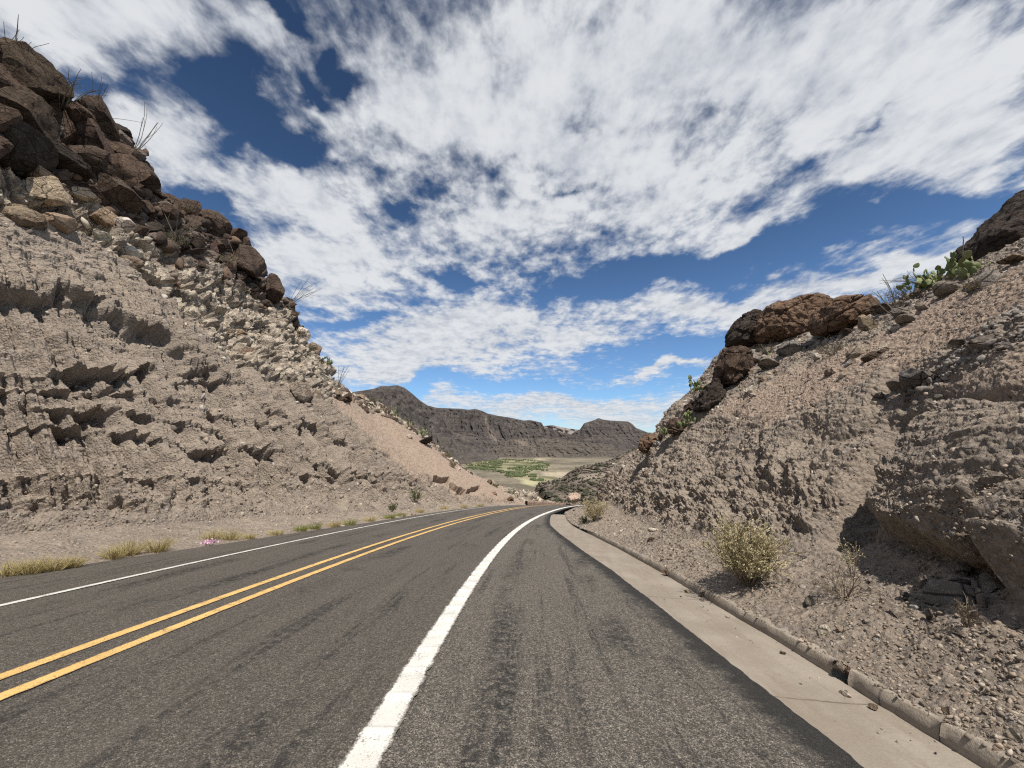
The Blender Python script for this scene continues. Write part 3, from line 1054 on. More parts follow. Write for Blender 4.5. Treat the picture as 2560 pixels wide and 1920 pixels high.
z8 = lambda pts: [(900 + a / 2.91, 900 + b / 2.91) for a, b in pts]
m_mesa = mat_zone_hill('cloud_shaded_volcanic_slopes', (0.090, 0.077, 0.072), (0.052, 0.047, 0.046), (0.17, 0.143, 0.12), 0.008, 4)  # dark volcanic rock, with the cloud shadow over the mesas put into its colour
m_foot = mat_zone_hill('scrubby_foothill', (0.115, 0.098, 0.085), (0.070, 0.063, 0.057), (0.22, 0.185, 0.145), 0.02, 3)
m_dark = mat_zone_hill('dark_scrub_slope', (0.19, 0.152, 0.122), (0.12, 0.098, 0.08), (0.29, 0.24, 0.19), 0.12, 0.6)
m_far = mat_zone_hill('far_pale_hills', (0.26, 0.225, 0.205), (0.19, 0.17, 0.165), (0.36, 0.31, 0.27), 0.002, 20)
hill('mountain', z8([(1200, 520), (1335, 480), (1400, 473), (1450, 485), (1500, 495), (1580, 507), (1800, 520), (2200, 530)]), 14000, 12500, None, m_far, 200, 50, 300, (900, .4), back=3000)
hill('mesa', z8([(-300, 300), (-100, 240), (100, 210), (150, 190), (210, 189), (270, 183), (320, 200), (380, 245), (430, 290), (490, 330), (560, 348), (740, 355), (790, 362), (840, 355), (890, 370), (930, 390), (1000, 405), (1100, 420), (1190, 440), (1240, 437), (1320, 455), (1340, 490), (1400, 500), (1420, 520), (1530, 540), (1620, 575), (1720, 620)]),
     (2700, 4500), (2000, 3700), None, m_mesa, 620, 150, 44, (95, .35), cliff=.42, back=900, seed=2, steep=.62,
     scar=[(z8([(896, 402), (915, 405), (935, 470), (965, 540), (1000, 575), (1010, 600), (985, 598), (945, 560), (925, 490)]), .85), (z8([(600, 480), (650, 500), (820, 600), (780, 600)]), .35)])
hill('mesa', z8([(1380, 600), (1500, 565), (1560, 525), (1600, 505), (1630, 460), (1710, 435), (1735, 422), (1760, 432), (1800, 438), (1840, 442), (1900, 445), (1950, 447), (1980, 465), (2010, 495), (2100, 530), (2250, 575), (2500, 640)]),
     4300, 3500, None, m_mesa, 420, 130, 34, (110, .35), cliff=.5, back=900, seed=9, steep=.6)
hill('foothill', z8([(850, 670), (930, 650), (1000, 610), (1100, 578), (1200, 570), (1350, 565), (1450, 572), (1550, 590), (1650, 600), (1750, 612), (1900, 640), (2050, 660), (2250, 685)]),
     3350, 2950, None, m_foot, 360, 80, 25, (60, .4), cliff=.6, back=250, seed=21, scar=[(z8([(1120, 580), (1200, 590), (1260, 640), (1180, 625)]), .5)])
hill('foothill', z8([(560, 560), (640, 560), (720, 600), (800, 640), (900, 665), (1010, 690)]),
     (1900, 2800), (1500, 2600), None, m_foot, 240, 70, 20, (45, .4), cliff=.6, back=300, seed=33)
# the dark scrubby slope across the draw, right of the road
hill('hill_slope', [(1330, 1235), (1345, 1209), (1403, 1195), (1421, 1181), (1444, 1168), (1511, 1156), (1547, 1140), (1583, 1123), (1640, 1100), (1760, 1060)],
     (150, 190), (90, 75), [(1330, 1262), (1800, 1300)], m_dark, 420, 150, 5.0, (9, .5), cliff=.55, back=120, seed=5, lo=(1385, 1760), steep=.5,
     scar=[([(1440, 1190), (1500, 1182), (1560, 1175), (1560, 1190), (1500, 1196), (1445, 1199)], .8)])


# ------------------------------------------------------------------ rocks
def ico(sub):
    import bmesh
    bm = bmesh.new()
    bmesh.ops.create_icosphere(bm, subdivisions=sub, radius=1)
    V = np.array([v.co[:] for v in bm.verts], np.float32)
    Fc = np.array([[v.index for v in f.verts] for f in bm.faces], np.int32)
    bm.free()
    return V, Fc


ICO = {k: ico(k) for k in (0 + 1, 2, 4, 5)}


def rock_shape(seed, kind, sub=4):
    rng = np.random.default_rng(seed)
    V, Fc = ICO[sub]
    V = V.copy()
    npl, lo, hi = {'block': (10, .46, .74), 'round': (10, .62, .88), 'slab': (10, .5, .8), 'chunk': (12, .42, .68)}[kind]
    sc = {'block': (1, .85, .8), 'round': (1, .85, .75), 'slab': (1, .8, .36), 'chunk': (1, .8, .7)}[kind]
    for k in range(npl):
        n = rng.normal(size=3)
        if kind in ('block', 'chunk') and k < 6:
            n = np.eye(3)[k % 3] * (1 if k < 3 else -1) + rng.normal(size=3) * .26
        n /= np.linalg.norm(n)
        d = rng.uniform(lo, hi)
        t = V @ n
        V = V - np.maximum(t - d, 0)[:, None] * n * 0.96
    V = V * np.array(sc) * (1 + rng.normal(size=3) * .06)
    L = np.linalg.norm(V, axis=1, keepdims=True)
    off = rng.uniform(0, 90, 3)
    V = V * (1 + 0.05 * fbm(V * 1.7 + off, 3, .5)[:, None] + (0.034 * fbm(V * 5 + off, 4, .65)[:, None]))
    f1, f2, idv = worley(V * 1.7 + off)
    V = V * (1 - (0.05 if kind != 'round' else 0.02) * sstep(.12, 0, f2 - f1)[:, None])
    ext = np.abs(V).max(0).max()
    return (V / ext).astype(np.float32), Fc


ROCKS = {}
for kd, n in (('block', 7), ('round', 5), ('slab', 4), ('chunk', 5)):
    ROCKS[kd] = []
    for k in range(n):
        V, Fc = rock_shape(100 + k * 7 + len(kd), kd, 4)
        me = mesh_obj('rock_shape', V, Fc, M['rock'])
        d = me.data
        d.set_sharp_from_angle(angle=math.radians(24))
        bpy.data.objects.remove(me)
        ROCKS[kd].append((d, V))
HEROES = {}


def frame(N, yaw, tilt=0.6):
    """orientation: up axis between vertical and the slope's normal"""
    z = Vector((0, 0, 1)).lerp(Vector(N), tilt).normalized()
    x = z.orthogonal().normalized()
    return Matrix((x, z.cross(x), z)).transposed().to_quaternion() @ Euler((0, 0, yaw)).to_quaternion()


COLS = {'brown': (0.112, 0.081, 0.063), 'dark': (0.066, 0.054, 0.047), 'red': (0.205, 0.138, 0.096), 'tan': (0.33, 0.255, 0.19), 'cream': (0.50, 0.42, 0.315),
        'white': (0.62, 0.575, 0.50), 'grey': (0.285, 0.255, 0.23), 'tuff': (0.315, 0.262, 0.222), 'slate': (0.19, 0.168, 0.152)}


def rock(name, p, N, size, col, kind='block', label=None, cat='rock', group=None, sq=(1, 1, 1), sink=.35, tilt=.5, yaw=None, k=None):
    d, V = ROCKS[kind][random.randrange(len(ROCKS[kind])) if k is None else k]
    o = bpy.data.objects.new(name, d)
    COL.objects.link(o)
    j = random.uniform(.82, 1.15)
    c = COLS[col]
    o.color = (c[0] * j * random.uniform(.95, 1.05), c[1] * j, c[2] * j * random.uniform(.94, 1.04), 1)
    o.rotation_mode = 'QUATERNION'
    o.rotation_quaternion = frame(N, random.uniform(0, 6.28) if yaw is None else yaw, tilt)
    r = size / 2
    o.scale = (r * sq[0], r * sq[1], r * sq[2])
    zr = np.abs(V[:, 2]).max() * r * sq[2]
    o.location = Vector(p) + Vector(N) * zr * (1 - 2 * sink)
    return tag(o, label, cat, group)


def rock_px(bank, u, v, wpx, col, label, kind='block', name='boulder', hpx=None, sink=.3, tilt=.35, yaw=None, k=None, group=None, dz=0):
    """a rock whose middle is seen at (u, v)"""
    hpx = hpx or wpx * .75
    p, N = spot(bank, u, v + hpx * .25)
    dep = (p - np.array([0, 0, EYE])) @ _f
    size = wpx * dep / F
    sz = hpx / (wpx * .75)
    o = rock(name, p + np.array([0, 0, dz]), N, size, col, kind, label, name, group, (1, 1, sz), sink, tilt, yaw, k)
    want = at(u, v, p[1])
    mv = want - np.array(o.location)
    ln = np.linalg.norm(mv)
    o.location = Vector(np.array(o.location) + mv * min(1, (.30 if v < 800 else .14) * size / (ln + 1e-6)))
    return o


taken = []


def free(p, r, f=.62):
    for q, s in taken:
        if (q[0] - p[0]) ** 2 + (q[1] - p[1]) ** 2 + (q[2] - p[2]) ** 2 < (f * (r + s)) ** 2:
            return False
    taken.append((p, r))
    return True


def L(*a):
    return rock_px(BL, *a[:4], a[4], **(a[5] if len(a) > 5 else {}))


feat_left = [
    (291, 372, 74, 'brown', 'square topped brown boulder on the left skyline beside the upright ocotillo', {}),
    (346, 430, 88, 'brown', 'large cracked brown boulder just below the upright ocotillo', {}),
    (291, 490, 104, 'brown', 'broad flat faced brown boulder resting above the pale rock band', {}),
    (225, 395, 120, 'brown', 'huge leaning brown slab high on the left cliff above the black overhang', {'kind': 'chunk', 'hpx': 110}),
    (120, 395, 190, 'dark', 'long dark slab jutting over the pale rocks at the upper left', {'kind': 'slab', 'hpx': 90}),
    (40, 290, 150, 'brown', 'big red brown block near the left picture edge below the brush', {'hpx': 120}),
    (55, 150, 90, 'brown', 'brown boulder topping the cliff at the far upper left', {}),
    (120, 215, 80, 'dark', 'dark layered slab on the skyline under the single ocotillo wands', {'kind': 'slab', 'hpx': 50}),
    (190, 290, 85, 'brown', 'rounded brown boulder on the skyline behind the drooping ocotillo', {'kind': 'round'}),
    (536, 560, 80, 'brown', 'rounded cracked brown boulder on the skyline halfway down the left cliff', {'kind': 'round', 'hpx': 75}),
    (470, 520, 60, 'brown', 'small brown boulder in the notch of the left skyline', {}),
    (620, 640, 80, 'brown', 'brown block at the skyline above the loose pale rubble', {'hpx': 80}),
    (680, 720, 70, 'brown', 'jointed brown block beside the bent ocotillo on the skyline', {'hpx': 80}),
    (127, 489, 95, 'cream', 'bright cream boulder below the black overhang', {'kind': 'block', 'hpx': 65}),
    (207, 485, 68, 'cream', 'split cream and brown boulder right of the bright cream boulder', {'kind': 'chunk'}),
    (312, 561, 48, 'white', 'round whitish boulder at the top of the crumbling pale band', {'kind': 'round'}),
    (110, 447, 80, 'tan', 'tan slab lying directly under the long dark overhang', {'kind': 'slab', 'hpx': 40}),
    (258, 590, 50, 'white', 'flat white stone set in the pale band', {'kind': 'slab', 'hpx': 30}),
    (262, 548, 66, 'tan', 'tan square block above the flat white stone', {}),
    (60, 540, 90, 'tan', 'tan rounded boulder at the left picture edge under the cream boulder', {'kind': 'round'}),
    (150, 560, 85, 'tan', 'tan boulder half buried at the lower edge of the pale rocks', {'kind': 'round', 'hpx': 55}),
    (747, 962, 66, 'tuff', 'rounded grey knob at the foot of the pale cliff', {'kind': 'round', 'hpx': 80, 'sink': .3}),
    (790, 975, 42, 'tuff', 'smaller grey knob leaning on the rounded grey knob', {'kind': 'round', 'hpx': 60}),
    (883, 988, 30, 'tan', 'left half of the split square block on the left ridge', {'hpx': 44, 'sink': .05, 'tilt': .1}),
    (911, 983, 36, 'tan', 'right half of the split square block on the left ridge', {'hpx': 48, 'sink': .05, 'tilt': .1}),
    (893, 955, 30, 'brown', 'pointed brown rock perched on top of the split square block', {'kind': 'chunk', 'sink': .1}),
    (922, 962, 26, 'brown', 'small brown rock behind the split square block', {'kind': 'chunk'}),
    (1066, 1100, 62, 'dark', 'long dark boulder overhanging the pinkish slope', {'kind': 'slab', 'hpx': 26, 'sink': .15}),
    (1027, 1087, 20, 'white', 'white rock on the ridge under the prickly pears', {'name': 'rock'}),
    (1077, 1112, 15, 'white', 'round white rock below the long dark boulder', {'kind': 'round', 'name': 'rock'}),
    (1125, 1143, 20, 'white', 'white slab leaning at the low end of the left ridge', {'kind': 'slab', 'name': 'rock'}),
    (1155, 1153, 14, 'white', 'small white rock at the very end of the left ridge', {'name': 'rock'}),
    (1276, 1240, 26, 'red', 'brown and white boulder at the roadside before the stone wall', {'kind': 'round', 'sink': .15}),
    (1267, 1184, 20, 'red', 'pinkish boulder on the crest of the pale rubble slope', {'kind': 'round'}),
    (1235, 1186, 22, 'brown', 'brown boulder on the crest of the pale rubble slope', {'kind': 'round'}),
    (1292, 1200, 16, 'white', 'pale boulder near the low end of the rubble slope crest', {'kind': 'round'}),
    (1034, 1281, 17, 'tan', 'lone tan rock at the left road edge before the bend', {'name': 'rock', 'sink': .2}),
]
for q in feat_left:
    o = L(*q)
    taken.append((np.array(o.location), o.scale[0]))


def scatter(bank, n, sel, smin, smax, cols, kinds, name, labels, group, sink=.35, tilt=.45, f=.62, power=1.6, wdep=0.0, tries=40):
    idx = np.nonzero(sel)[0]
    if not len(idx):
        return
    view = bank.flatP[idx] - np.array([0, 0, EYE])
    facing = -(view * bank.flatN[idx]).sum(1) / np.linalg.norm(view, axis=1)
    w = np.clip(facing + .25, 0.02, 1) * np.maximum(bank.dep[idx], 1) ** wdep
    w /= w.sum()
    got = 0
    sizes = np.sort(smin + (smax - smin) * RNG.random(n) ** power)[::-1]
    pool = RNG.choice(idx, size=n * tries, p=w)
    k = 0
    for sz in sizes:
        for _ in range(tries):
            if k >= len(pool):
                return
            i = pool[k]
            k += 1
            p = bank.flatP[i]
            if free(p, sz / 2, f):
                c = random.choice(cols)
                rock(name, p, bank.flatN[i], sz, c, random.choice(kinds), labels[c] if isinstance(labels, dict) else labels, name,
                     group[c] if isinstance(group, dict) else group, (1, 1, random.uniform(.8, 1.25)), sink, tilt)
                got += 1
                break


zl = BL.zone.reshape(-1, 3)
inL = (BL.flatU > -120) & (BL.flatU < 1500) & (BL.flatV > 40) & (BL.T < 2.25) & (BL.dep > 3)
scatter(BL, 85, inL & (zl[:, 1] > .6) & (BL.flatU < 330), .6, 3.6, ['brown', 'brown', 'dark'], ['block', 'block', 'chunk', 'slab'], 'boulder',
        {'brown': 'brown angular boulder wedged in the dark cap rock of the left cliff', 'dark': 'blackish angular boulder wedged in the dark cap rock of the left cliff'},
        {'brown': 'brown boulders of the left cliff cap', 'dark': 'blackish boulders of the left cliff cap'}, sink=.52, f=.42, power=2.4)
scatter(BL, 130, inL & (zl[:, 1] > .7) & (BL.flatU >= 330) & (BL.flatU < 830), .4, 1.9, ['brown', 'brown', 'dark'], ['block', 'block', 'chunk', 'slab'], 'boulder',
        {'brown': 'brown angular boulder wedged in the dark cap rock of the left cliff', 'dark': 'blackish angular boulder wedged in the dark cap rock of the left cliff'},
        {'brown': 'brown boulders of the left cliff cap', 'dark': 'blackish boulders of the left cliff cap'}, sink=.52, f=.42, power=2.4)
scatter(BL, 36, inL & (zl[:, 0] > .5) & (BL.flatU < 860), .4, 1.7, ['cream', 'tan', 'tan', 'white'], ['block', 'chunk', 'block', 'slab'], 'rock',
        {'cream': 'cream rock stuck in the pale band of the left cliff', 'tan': 'tan rock stuck in the pale band of the left cliff', 'white': 'chalk white rock stuck in the pale band of the left cliff'},
        {'cream': 'cream rocks of the pale band', 'tan': 'tan rocks of the pale band', 'white': 'white rocks of the pale band'}, sink=.48, power=2.6)
crest = (BL.T > 1.86) & (BL.T < 2.03) & (BL.flatU > 860) & (BL.flatU < 1175)
scatter(BL, 75, crest, .35, 1.3, ['dark', 'brown', 'white', 'tan'], ['block', 'chunk'], 'rock',
        {'dark': 'blackish rock piled along the ridge above the pinkish slope', 'brown': 'brown rock piled along the ridge above the pinkish slope',
         'white': 'white rock piled along the ridge above the pinkish slope', 'tan': 'tan rock piled along the ridge above the pinkish slope'},
        {'dark': 'blackish rocks on the left ridge', 'brown': 'brown rocks on the left ridge', 'white': 'white rocks on the left ridge', 'tan': 'tan rocks on the left ridge'}, sink=.3, f=.5)
far_sel = (BL.flatU > 1130) & (BL.flatU < 1400) & (zl[:, 0] > .3) & (BL.T < 2.1) & (BL.T > 1.05)
scatter(BL, 45, far_sel, .25, .95, ['white', 'cream', 'cream', 'tan'], ['block', 'chunk', 'round'], 'rock',
        {'white': 'whitish rock on the pale rubble slope beyond the bend', 'cream': 'cream rock on the pale rubble slope beyond the bend', 'tan': 'tan rock on the pale rubble slope beyond the bend'},
        {'white': 'whitish rocks beyond the bend', 'cream': 'cream rocks beyond the bend', 'tan': 'tan rocks beyond the bend'}, sink=.35, f=.55)

# right side
R4 = lambda a, b: (1600 + a / 2.304, 600 + b / 2.304)


def Rk(x, y, w, col, label, kind='block', h=None, **kw):
    u, v = R4(x, y)
    o = rock_px(BR, u, v, w / 2.304, col, label, kind, hpx=(h or w * .75) / 2.304, **kw)
    taken.append((np.array(o.location), o.scale[0]))
    return o


def hero_rock(name, pts, wall, col, label, seed, cat='boulder', jag=1.0):
    """a boulder hulled over given 3-D points, then weathered"""
    import bmesh
    bm = bmesh.new()
    for p in pts:
        bm.verts.new(p)
    bmesh.ops.convex_hull(bm, input=bm.verts)
    loose = [v for v in bm.verts if not v.link_faces]
    bmesh.ops.delete(bm, geom=loose, context='VERTS')
    bmesh.ops.triangulate(bm, faces=bm.faces)
    for _ in range(5):
        bmesh.ops.subdivide_edges(bm, edges=[e for e in bm.edges if e.calc_length() > wall], cuts=1, use_grid_fill=True)
        bmesh.ops.triangulate(bm, faces=bm.faces)
        if _ < 3:
            bmesh.ops.smooth_vert(bm, verts=bm.verts, factor=0.25, use_axis_x=True, use_axis_y=True, use_axis_z=True)
    bmesh.ops.recalc_face_normals(bm, faces=bm.faces)
    V = np.array([v.co[:] for v in bm.verts])
    Fc = np.array([[v.index for v in f.verts] for f in bm.faces])
    Nn = np.array([v.normal[:] for v in bm.verts])
    bm.free()
    f1, f2, idv = worley(V * np.array([.8, .8, 1.2]) + seed)
    g1, g2, idw = worley(V * 3.4 + seed)
    V = V + Nn * (0.13 * fbm(V * 1.3 + seed, 4, .6) + 0.03 * fbm(V * 5 + seed, 3) + ((idv - .5) * .16 - .07 * sstep(.07, 0, f2 - f1) + (idw - .5) * .03) * jag)[:, None]
    c = V.mean(0)
    o = mesh_obj(name, V - c, Fc, M['rock'])
    o.data.set_sharp_from_angle(angle=math.radians(38))
    o.location = c
    o.color = (*COLS[col], 1)
    return tag(o, label, cat)


# the great dark boulder at the right edge: outline at the crest, three metres deep
yB = 10.6
outl = [(2452, 642), (2437, 622), (2442, 600), (2475, 566), (2515, 515), (2560, 470), (2640, 430), (2720, 450), (2760, 560), (2700, 660), (2600, 672), (2505, 672), (2475, 662)]
pts = []
for (uu, vv) in outl:
    p0 = at(uu, vv, yB)
    pts.append(p0)
c0 = np.mean(pts, 0)
allp = list(pts)
for p0 in pts:
    allp.append(c0 + (p0 - c0) * .72 + np.array([-.15, -.75, .05]))
    allp.append(c0 + (p0 - c0) * .78 + np.array([.5, 1.3, .1]))
hero_rock('boulder', allp, .07, 'dark', 'giant dark boulder balanced on the right crest at the picture edge', 3, jag=.25)

def outline_rock(pts4, foot4, thick, col, label, seed, dz=0.0, fine=.075):
    """a boulder whose outline was read off the photograph, given real depth where it stands"""
    u, v = R4(*foot4)
    p, N = spot(BR, u, v)
    y = p[1] + thick * .15
    pts = [at(*R4(a, b), y) for a, b in pts4]
    c = np.mean(pts, 0)
    allp = list(pts)
    for q in pts:
        allp.append(c + (q - c) * .74 + np.array([-.1, -thick * .45, -.05]))
        allp.append(c + (q - c) * .80 + np.array([.15, thick * .6, 0]))
    o = hero_rock('boulder', allp, fine, col, label, seed)
    taken.append((np.array(o.location), thick * .5))
    return o


outline_rock([(670, 560), (690, 440), (740, 385), (820, 340), (920, 315), (1010, 313), (1085, 335), (1100, 400), (1060, 500), (920, 590), (760, 620)], (900, 520), 2.2, 'red', 'biggest red brown boulder on the right crest', 11)
outline_rock([(1040, 450), (1070, 365), (1110, 330), (1200, 313), (1270, 340), (1345, 410), (1330, 470), (1200, 530), (1060, 520)], (1200, 450), 1.8, 'red', 'rounded tan and brown boulder against the biggest red brown boulder', 12)
outline_rock([(500, 610), (525, 520), (560, 455), (610, 420), (670, 410), (705, 430), (700, 530), (690, 610), (630, 640), (560, 620)], (620, 620), 1.7, 'dark', 'tall dark boulder at the left end of the right crest', 13)
outline_rock([(440, 800), (455, 710), (490, 630), (540, 600), (605, 612), (645, 655), (638, 750), (570, 820), (500, 860), (455, 850)], (540, 820), 1.6, 'brown', 'brown block with a grey lit face below the tall dark boulder', 14)
outline_rock([(305, 980), (330, 920), (380, 850), (430, 800), (480, 830), (500, 870), (440, 940), (380, 990), (335, 1000)], (420, 940), 1.3, 'dark', 'dark boulder over the drop beside the round prickly pear', 15)
outline_rock([(160, 1125), (165, 1050), (200, 1022), (240, 1040), (250, 1090), (225, 1130)], (200, 1120), .8, 'brown', 'upright brown boulder behind the low prickly pear', 16, fine=.05)
outline_rock([(-10, 1215), (10, 1150), (40, 1118), (90, 1120), (115, 1150), (80, 1190), (30, 1225)], (50, 1190), 1.2, 'red', 'leaning red boulder with a black gap beneath it', 17, fine=.06)
Rk(770, 490, 150, 'dark', 'dark jagged rock wedged under the biggest red brown boulder', 'chunk', 110)
Rk(865, 610, 165, 'grey', 'grey brown boulder in the rubble below the biggest boulder', 'round', 115)
Rk(1310, 485, 150, 'tan', 'tan sloping boulder with pale streaks in the right rubble', 'chunk', 80, tilt=.7, yaw=0.3, k=1)
Rk(1450, 500, 80, 'white', 'small white rock right of the tan sloping boulder', 'round', 60, name='rock')
Rk(1405, 605, 110, 'white', 'white angular rock below the tan sloping boulder', 'chunk', 95)
Rk(1265, 620, 125, 'tuff', 'pinkish tuff block among dry twigs', 'round', 110)
Rk(1330, 650, 100, 'brown', 'brown half buried boulder beside the pinkish tuff block', 'round', 90)
Rk(750, 715, 130, 'grey', 'grey tilted slab on the right rubble edge', 'slab', 60)
Rk(665, 690, 70, 'grey', 'stacked grey slab behind the tilted grey slab', 'slab', 40)
Rk(640, 845, 90, 'white', 'white lumpy rock at the upper edge of the right slope', 'chunk', 70)
Rk(645, 885, 60, 'white', 'flat white rock just under the white lumpy rock', 'slab', 35, name='rock')
Rk(700, 790, 80, 'tan', 'tan rock above the white lumpy rock', 'chunk', 55, name='rock')
Rk(1100, 745, 95, 'tuff', 'rounded pinkish rock embedded in the upper slope', 'round', 65)
Rk(1160, 780, 62, 'white', 'white stone below the rounded pinkish rock', 'slab', 35, name='rock')
Rk(1210, 690, 60, 'white', 'white stone beside the brown half buried boulder', 'chunk', 45, name='rock')
Rk(1015, 665, 60, 'white', 'whitish stone among the dead brush', 'chunk', 40, name='rock')
Rk(1640, 790, 225, 'grey', 'largest grey rock lying alone on the sandy right slope', 'chunk', 115, sink=.2)
Rk(1470, 812, 130, 'grey', 'rounded grey rock left of the largest grey rock', 'round', 88, sink=.2)
Rk(1545, 880, 80, 'grey', 'upright grey rock just below the largest grey rock', 'block', 85, sink=.15)
Rk(1370, 893, 85, 'grey', 'low grey rock farthest left on the sandy slope', 'chunk', 50, sink=.25)
Rk(1722, 893, 75, 'grey', 'small grey rock right of the upright grey rock', 'chunk', 60, sink=.25, name='rock')
Rk(1975, 575, 140, 'grey', 'pale grey block at the head of the stony streak', 'block', 110, sink=.25)
Rk(2088, 592, 98, 'grey', 'pale grey rock right of the pale grey block', 'chunk', 85, sink=.25)
Rk(1830, 580, 100, 'grey', 'grey slab in the stony streak', 'slab', 55)
Rk(1770, 280, 150, 'grey', 'grey brown boulder in front of the big prickly pear', 'round', 95)
Rk(1990, 240, 210, 'grey', 'long flat grey slab below the giant dark boulder', 'slab', 70, tilt=.7)
Rk(2170, 115, 150, 'tan', 'tan slab propped beneath the giant dark boulder', 'slab', 60)
Rk(1395, 405, 125, 'grey', 'grey flat stone at the top of the rubble', 'slab', 50)
Rk(1495, 415, 110, 'grey', 'grey angular block at the top of the rubble', 'chunk', 75)
Rk(1535, 460, 105, 'grey', 'grey slanting slab under the grey angular block', 'slab', 55)
Rk(1620, 385, 90, 'grey', 'dusty grey stone near the dead brush on the crest', 'chunk', 55)
Rk(130, 1110, 80, 'brown', 'round brown boulder at the lower end of the right crest', 'round', 65, sink=.2)
Rk(280, 950, 70, 'brown', 'brown rock under the lower pads of the round prickly pear', 'block', 60)
Z1 = lambda a, b: (1240 + a / 5.53, 1100 + b / 5.53)
for (x, y, w, c, lb, kd) in ((1740, 355, 115, 'white', 'white boulder on the low ridge end above the road', 'round'), (1880, 275, 80, 'white', 'upright white rock beside the black gap', 'chunk'),
                             (1950, 255, 60, 'cream', 'cream rock under the leaning red boulder', 'chunk'), (1610, 420, 60, 'tan', 'tan rock lowest on the right ridge line', 'round'),
                             (2185, 1195, 170, 'white', 'white layered rock at the foot of the dark pitted bank', 'slab'), (2140, 1345, 130, 'brown', 'brown square rock below the white layered rock', 'block'),
                             (1740, 1225, 85, 'white', 'pale stone lying alone on the right gravel', 'chunk'), (1670, 790, 60, 'dark', 'dark stone stuck in the right slope above the pale bush', 'chunk'),
                             (960, 980, 60, 'grey', 'grey stone at the inside edge of the bend', 'chunk'), (1040, 910, 50, 'dark', 'dark stone at the inside edge of the bend', 'chunk'), (1160, 905, 70, 'grey', 'grey slab at the inside edge of the bend', 'slab')):
    u, v = Z1(x, y)
    o = rock_px(BR, u, v, w / 5.53, c, lb, kd, name='rock', sink=.25)
    taken.append((np.array(o.location), o.scale[0]))
Z5 = lambda a, b: (1660 + a / 2.023, 1100 + b / 2.023)
for (x, y, w, h, c, lb, kd) in ((730, 800, 125, 110, 'slate', 'dark grey slab leaning in the gravel beside the big pale bush', 'slab'), (1430, 790, 260, 130, 'grey', 'largest grey slab in the shaded hollow', 'slab'),
                                (1530, 700, 160, 80, 'grey', 'grey slab stacked behind the largest slab in the hollow', 'slab'), (1625, 735, 150, 70, 'grey', 'grey slab deepest in the shaded hollow', 'slab'),
                                (1500, 640, 120, 70, 'grey', 'grey stone at the top of the shaded hollow', 'chunk'), (1640, 650, 110, 60, 'tan', 'tan stone against the right wall of the hollow', 'slab'),
                                (1600, 810, 140, 60, 'grey', 'low grey slab at the right mouth of the hollow', 'slab'), (1305, 705, 110, 95, 'grey', 'sunlit grey slab at the left edge of the hollow shadow', 'slab'), (1275, 832, 55, 40, 'white', 'small white stone in front of the hollow', 'round'),
                                (1335, 890, 95, 45, 'grey', 'flat grey stone in front of the hollow', 'slab'), (1190, 860, 110, 50, 'grey', 'flat grey stone left of the small white stone', 'slab'), (1495, 950, 65, 75, 'grey', 'upright grey stone on the gravel before the hollow', 'chunk'),
                                (800, 960, 100, 60, 'white', 'chalky white rock on the gravel behind the kerb', 'chunk'), (880, 945, 60, 45, 'cream', 'cream rock touching the chalky white rock', 'chunk'), (1215, 785, 85, 45, 'grey', 'thin grey stone pointing at the hollow', 'slab'), (1220, 1045, 55, 35, 'grey', 'grey pebble sized stone amid the open gravel', 'chunk'),
                                (1610, 910, 75, 60, 'grey', 'grey stone at the foot of the right hand lobe', 'chunk'), (700, 580, 35, 35, 'slate', 'dark cobble right of the big pale bush', 'chunk'), (1420, 1360, 60, 35, 'tan', 'tan flat stone by the kerb joint', 'slab'), (1780, 1490, 90, 60, 'white', 'whitish stone behind the kerb at the lower right', 'chunk')):
    u, v = Z5(x, y)
    o = rock_px(BR, u, v, w / 2.023, c, lb, kd, name='rock', hpx=h / 2.023, sink=.22, tilt=.6)
    taken.append((np.array(o.location), o.scale[0]))
# the pale boulder beyond the wall
p = at(1437, 1247, 56)
rock('boulder', p, (0, 0, 1), 2.9, 'cream', 'round', 'large pale pinkish boulder beyond the stone wall', 'boulder', None, (1, .8, .85), .35, 0, 0.2, 3).color = (0.50, 0.39, 0.31, 1)

inR = (BR.flatU > 1450) & (BR.flatU < 2700) & (BR.T < 2.3) & (BR.dep > 3)
strip = inR & (BR.T > 1.80) & (BR.T < 2.15) & (BR.flatU > 1680) & (BR.flatU < 2420)
scatter(BR, 60, strip, .12, .75, ['grey', 'grey', 'brown', 'white'], ['block', 'chunk', 'slab'], 'rock',
        {'grey': 'grey rubble rock heaped under the right crest boulders', 'brown': 'brown rubble rock heaped under the right crest boulders', 'white': 'white rubble rock heaped under the right crest boulders'},
        {'grey': 'grey rubble on the right crest', 'brown': 'brown rubble on the right crest', 'white': 'white rubble on the right crest'}, sink=.3, f=.5)
low_end = inR & (BR.T > 1.85) & (BR.T < 2.1) & (BR.flatU > 1490) & (BR.flatU <= 1720)
scatter(BR, 25, low_end, .15, .6, ['brown', 'white', 'tan'], ['block', 'chunk'], 'rock',
        {'brown': 'brown rock along the low end of the right ridge', 'white': 'white rock along the low end of the right ridge', 'tan': 'tan rock along the low end of the right ridge'},
        {'brown': 'brown rocks of the low right ridge', 'white': 'white rocks of the low right ridge', 'tan': 'tan rocks of the low right ridge'}, sink=.3, f=.5)

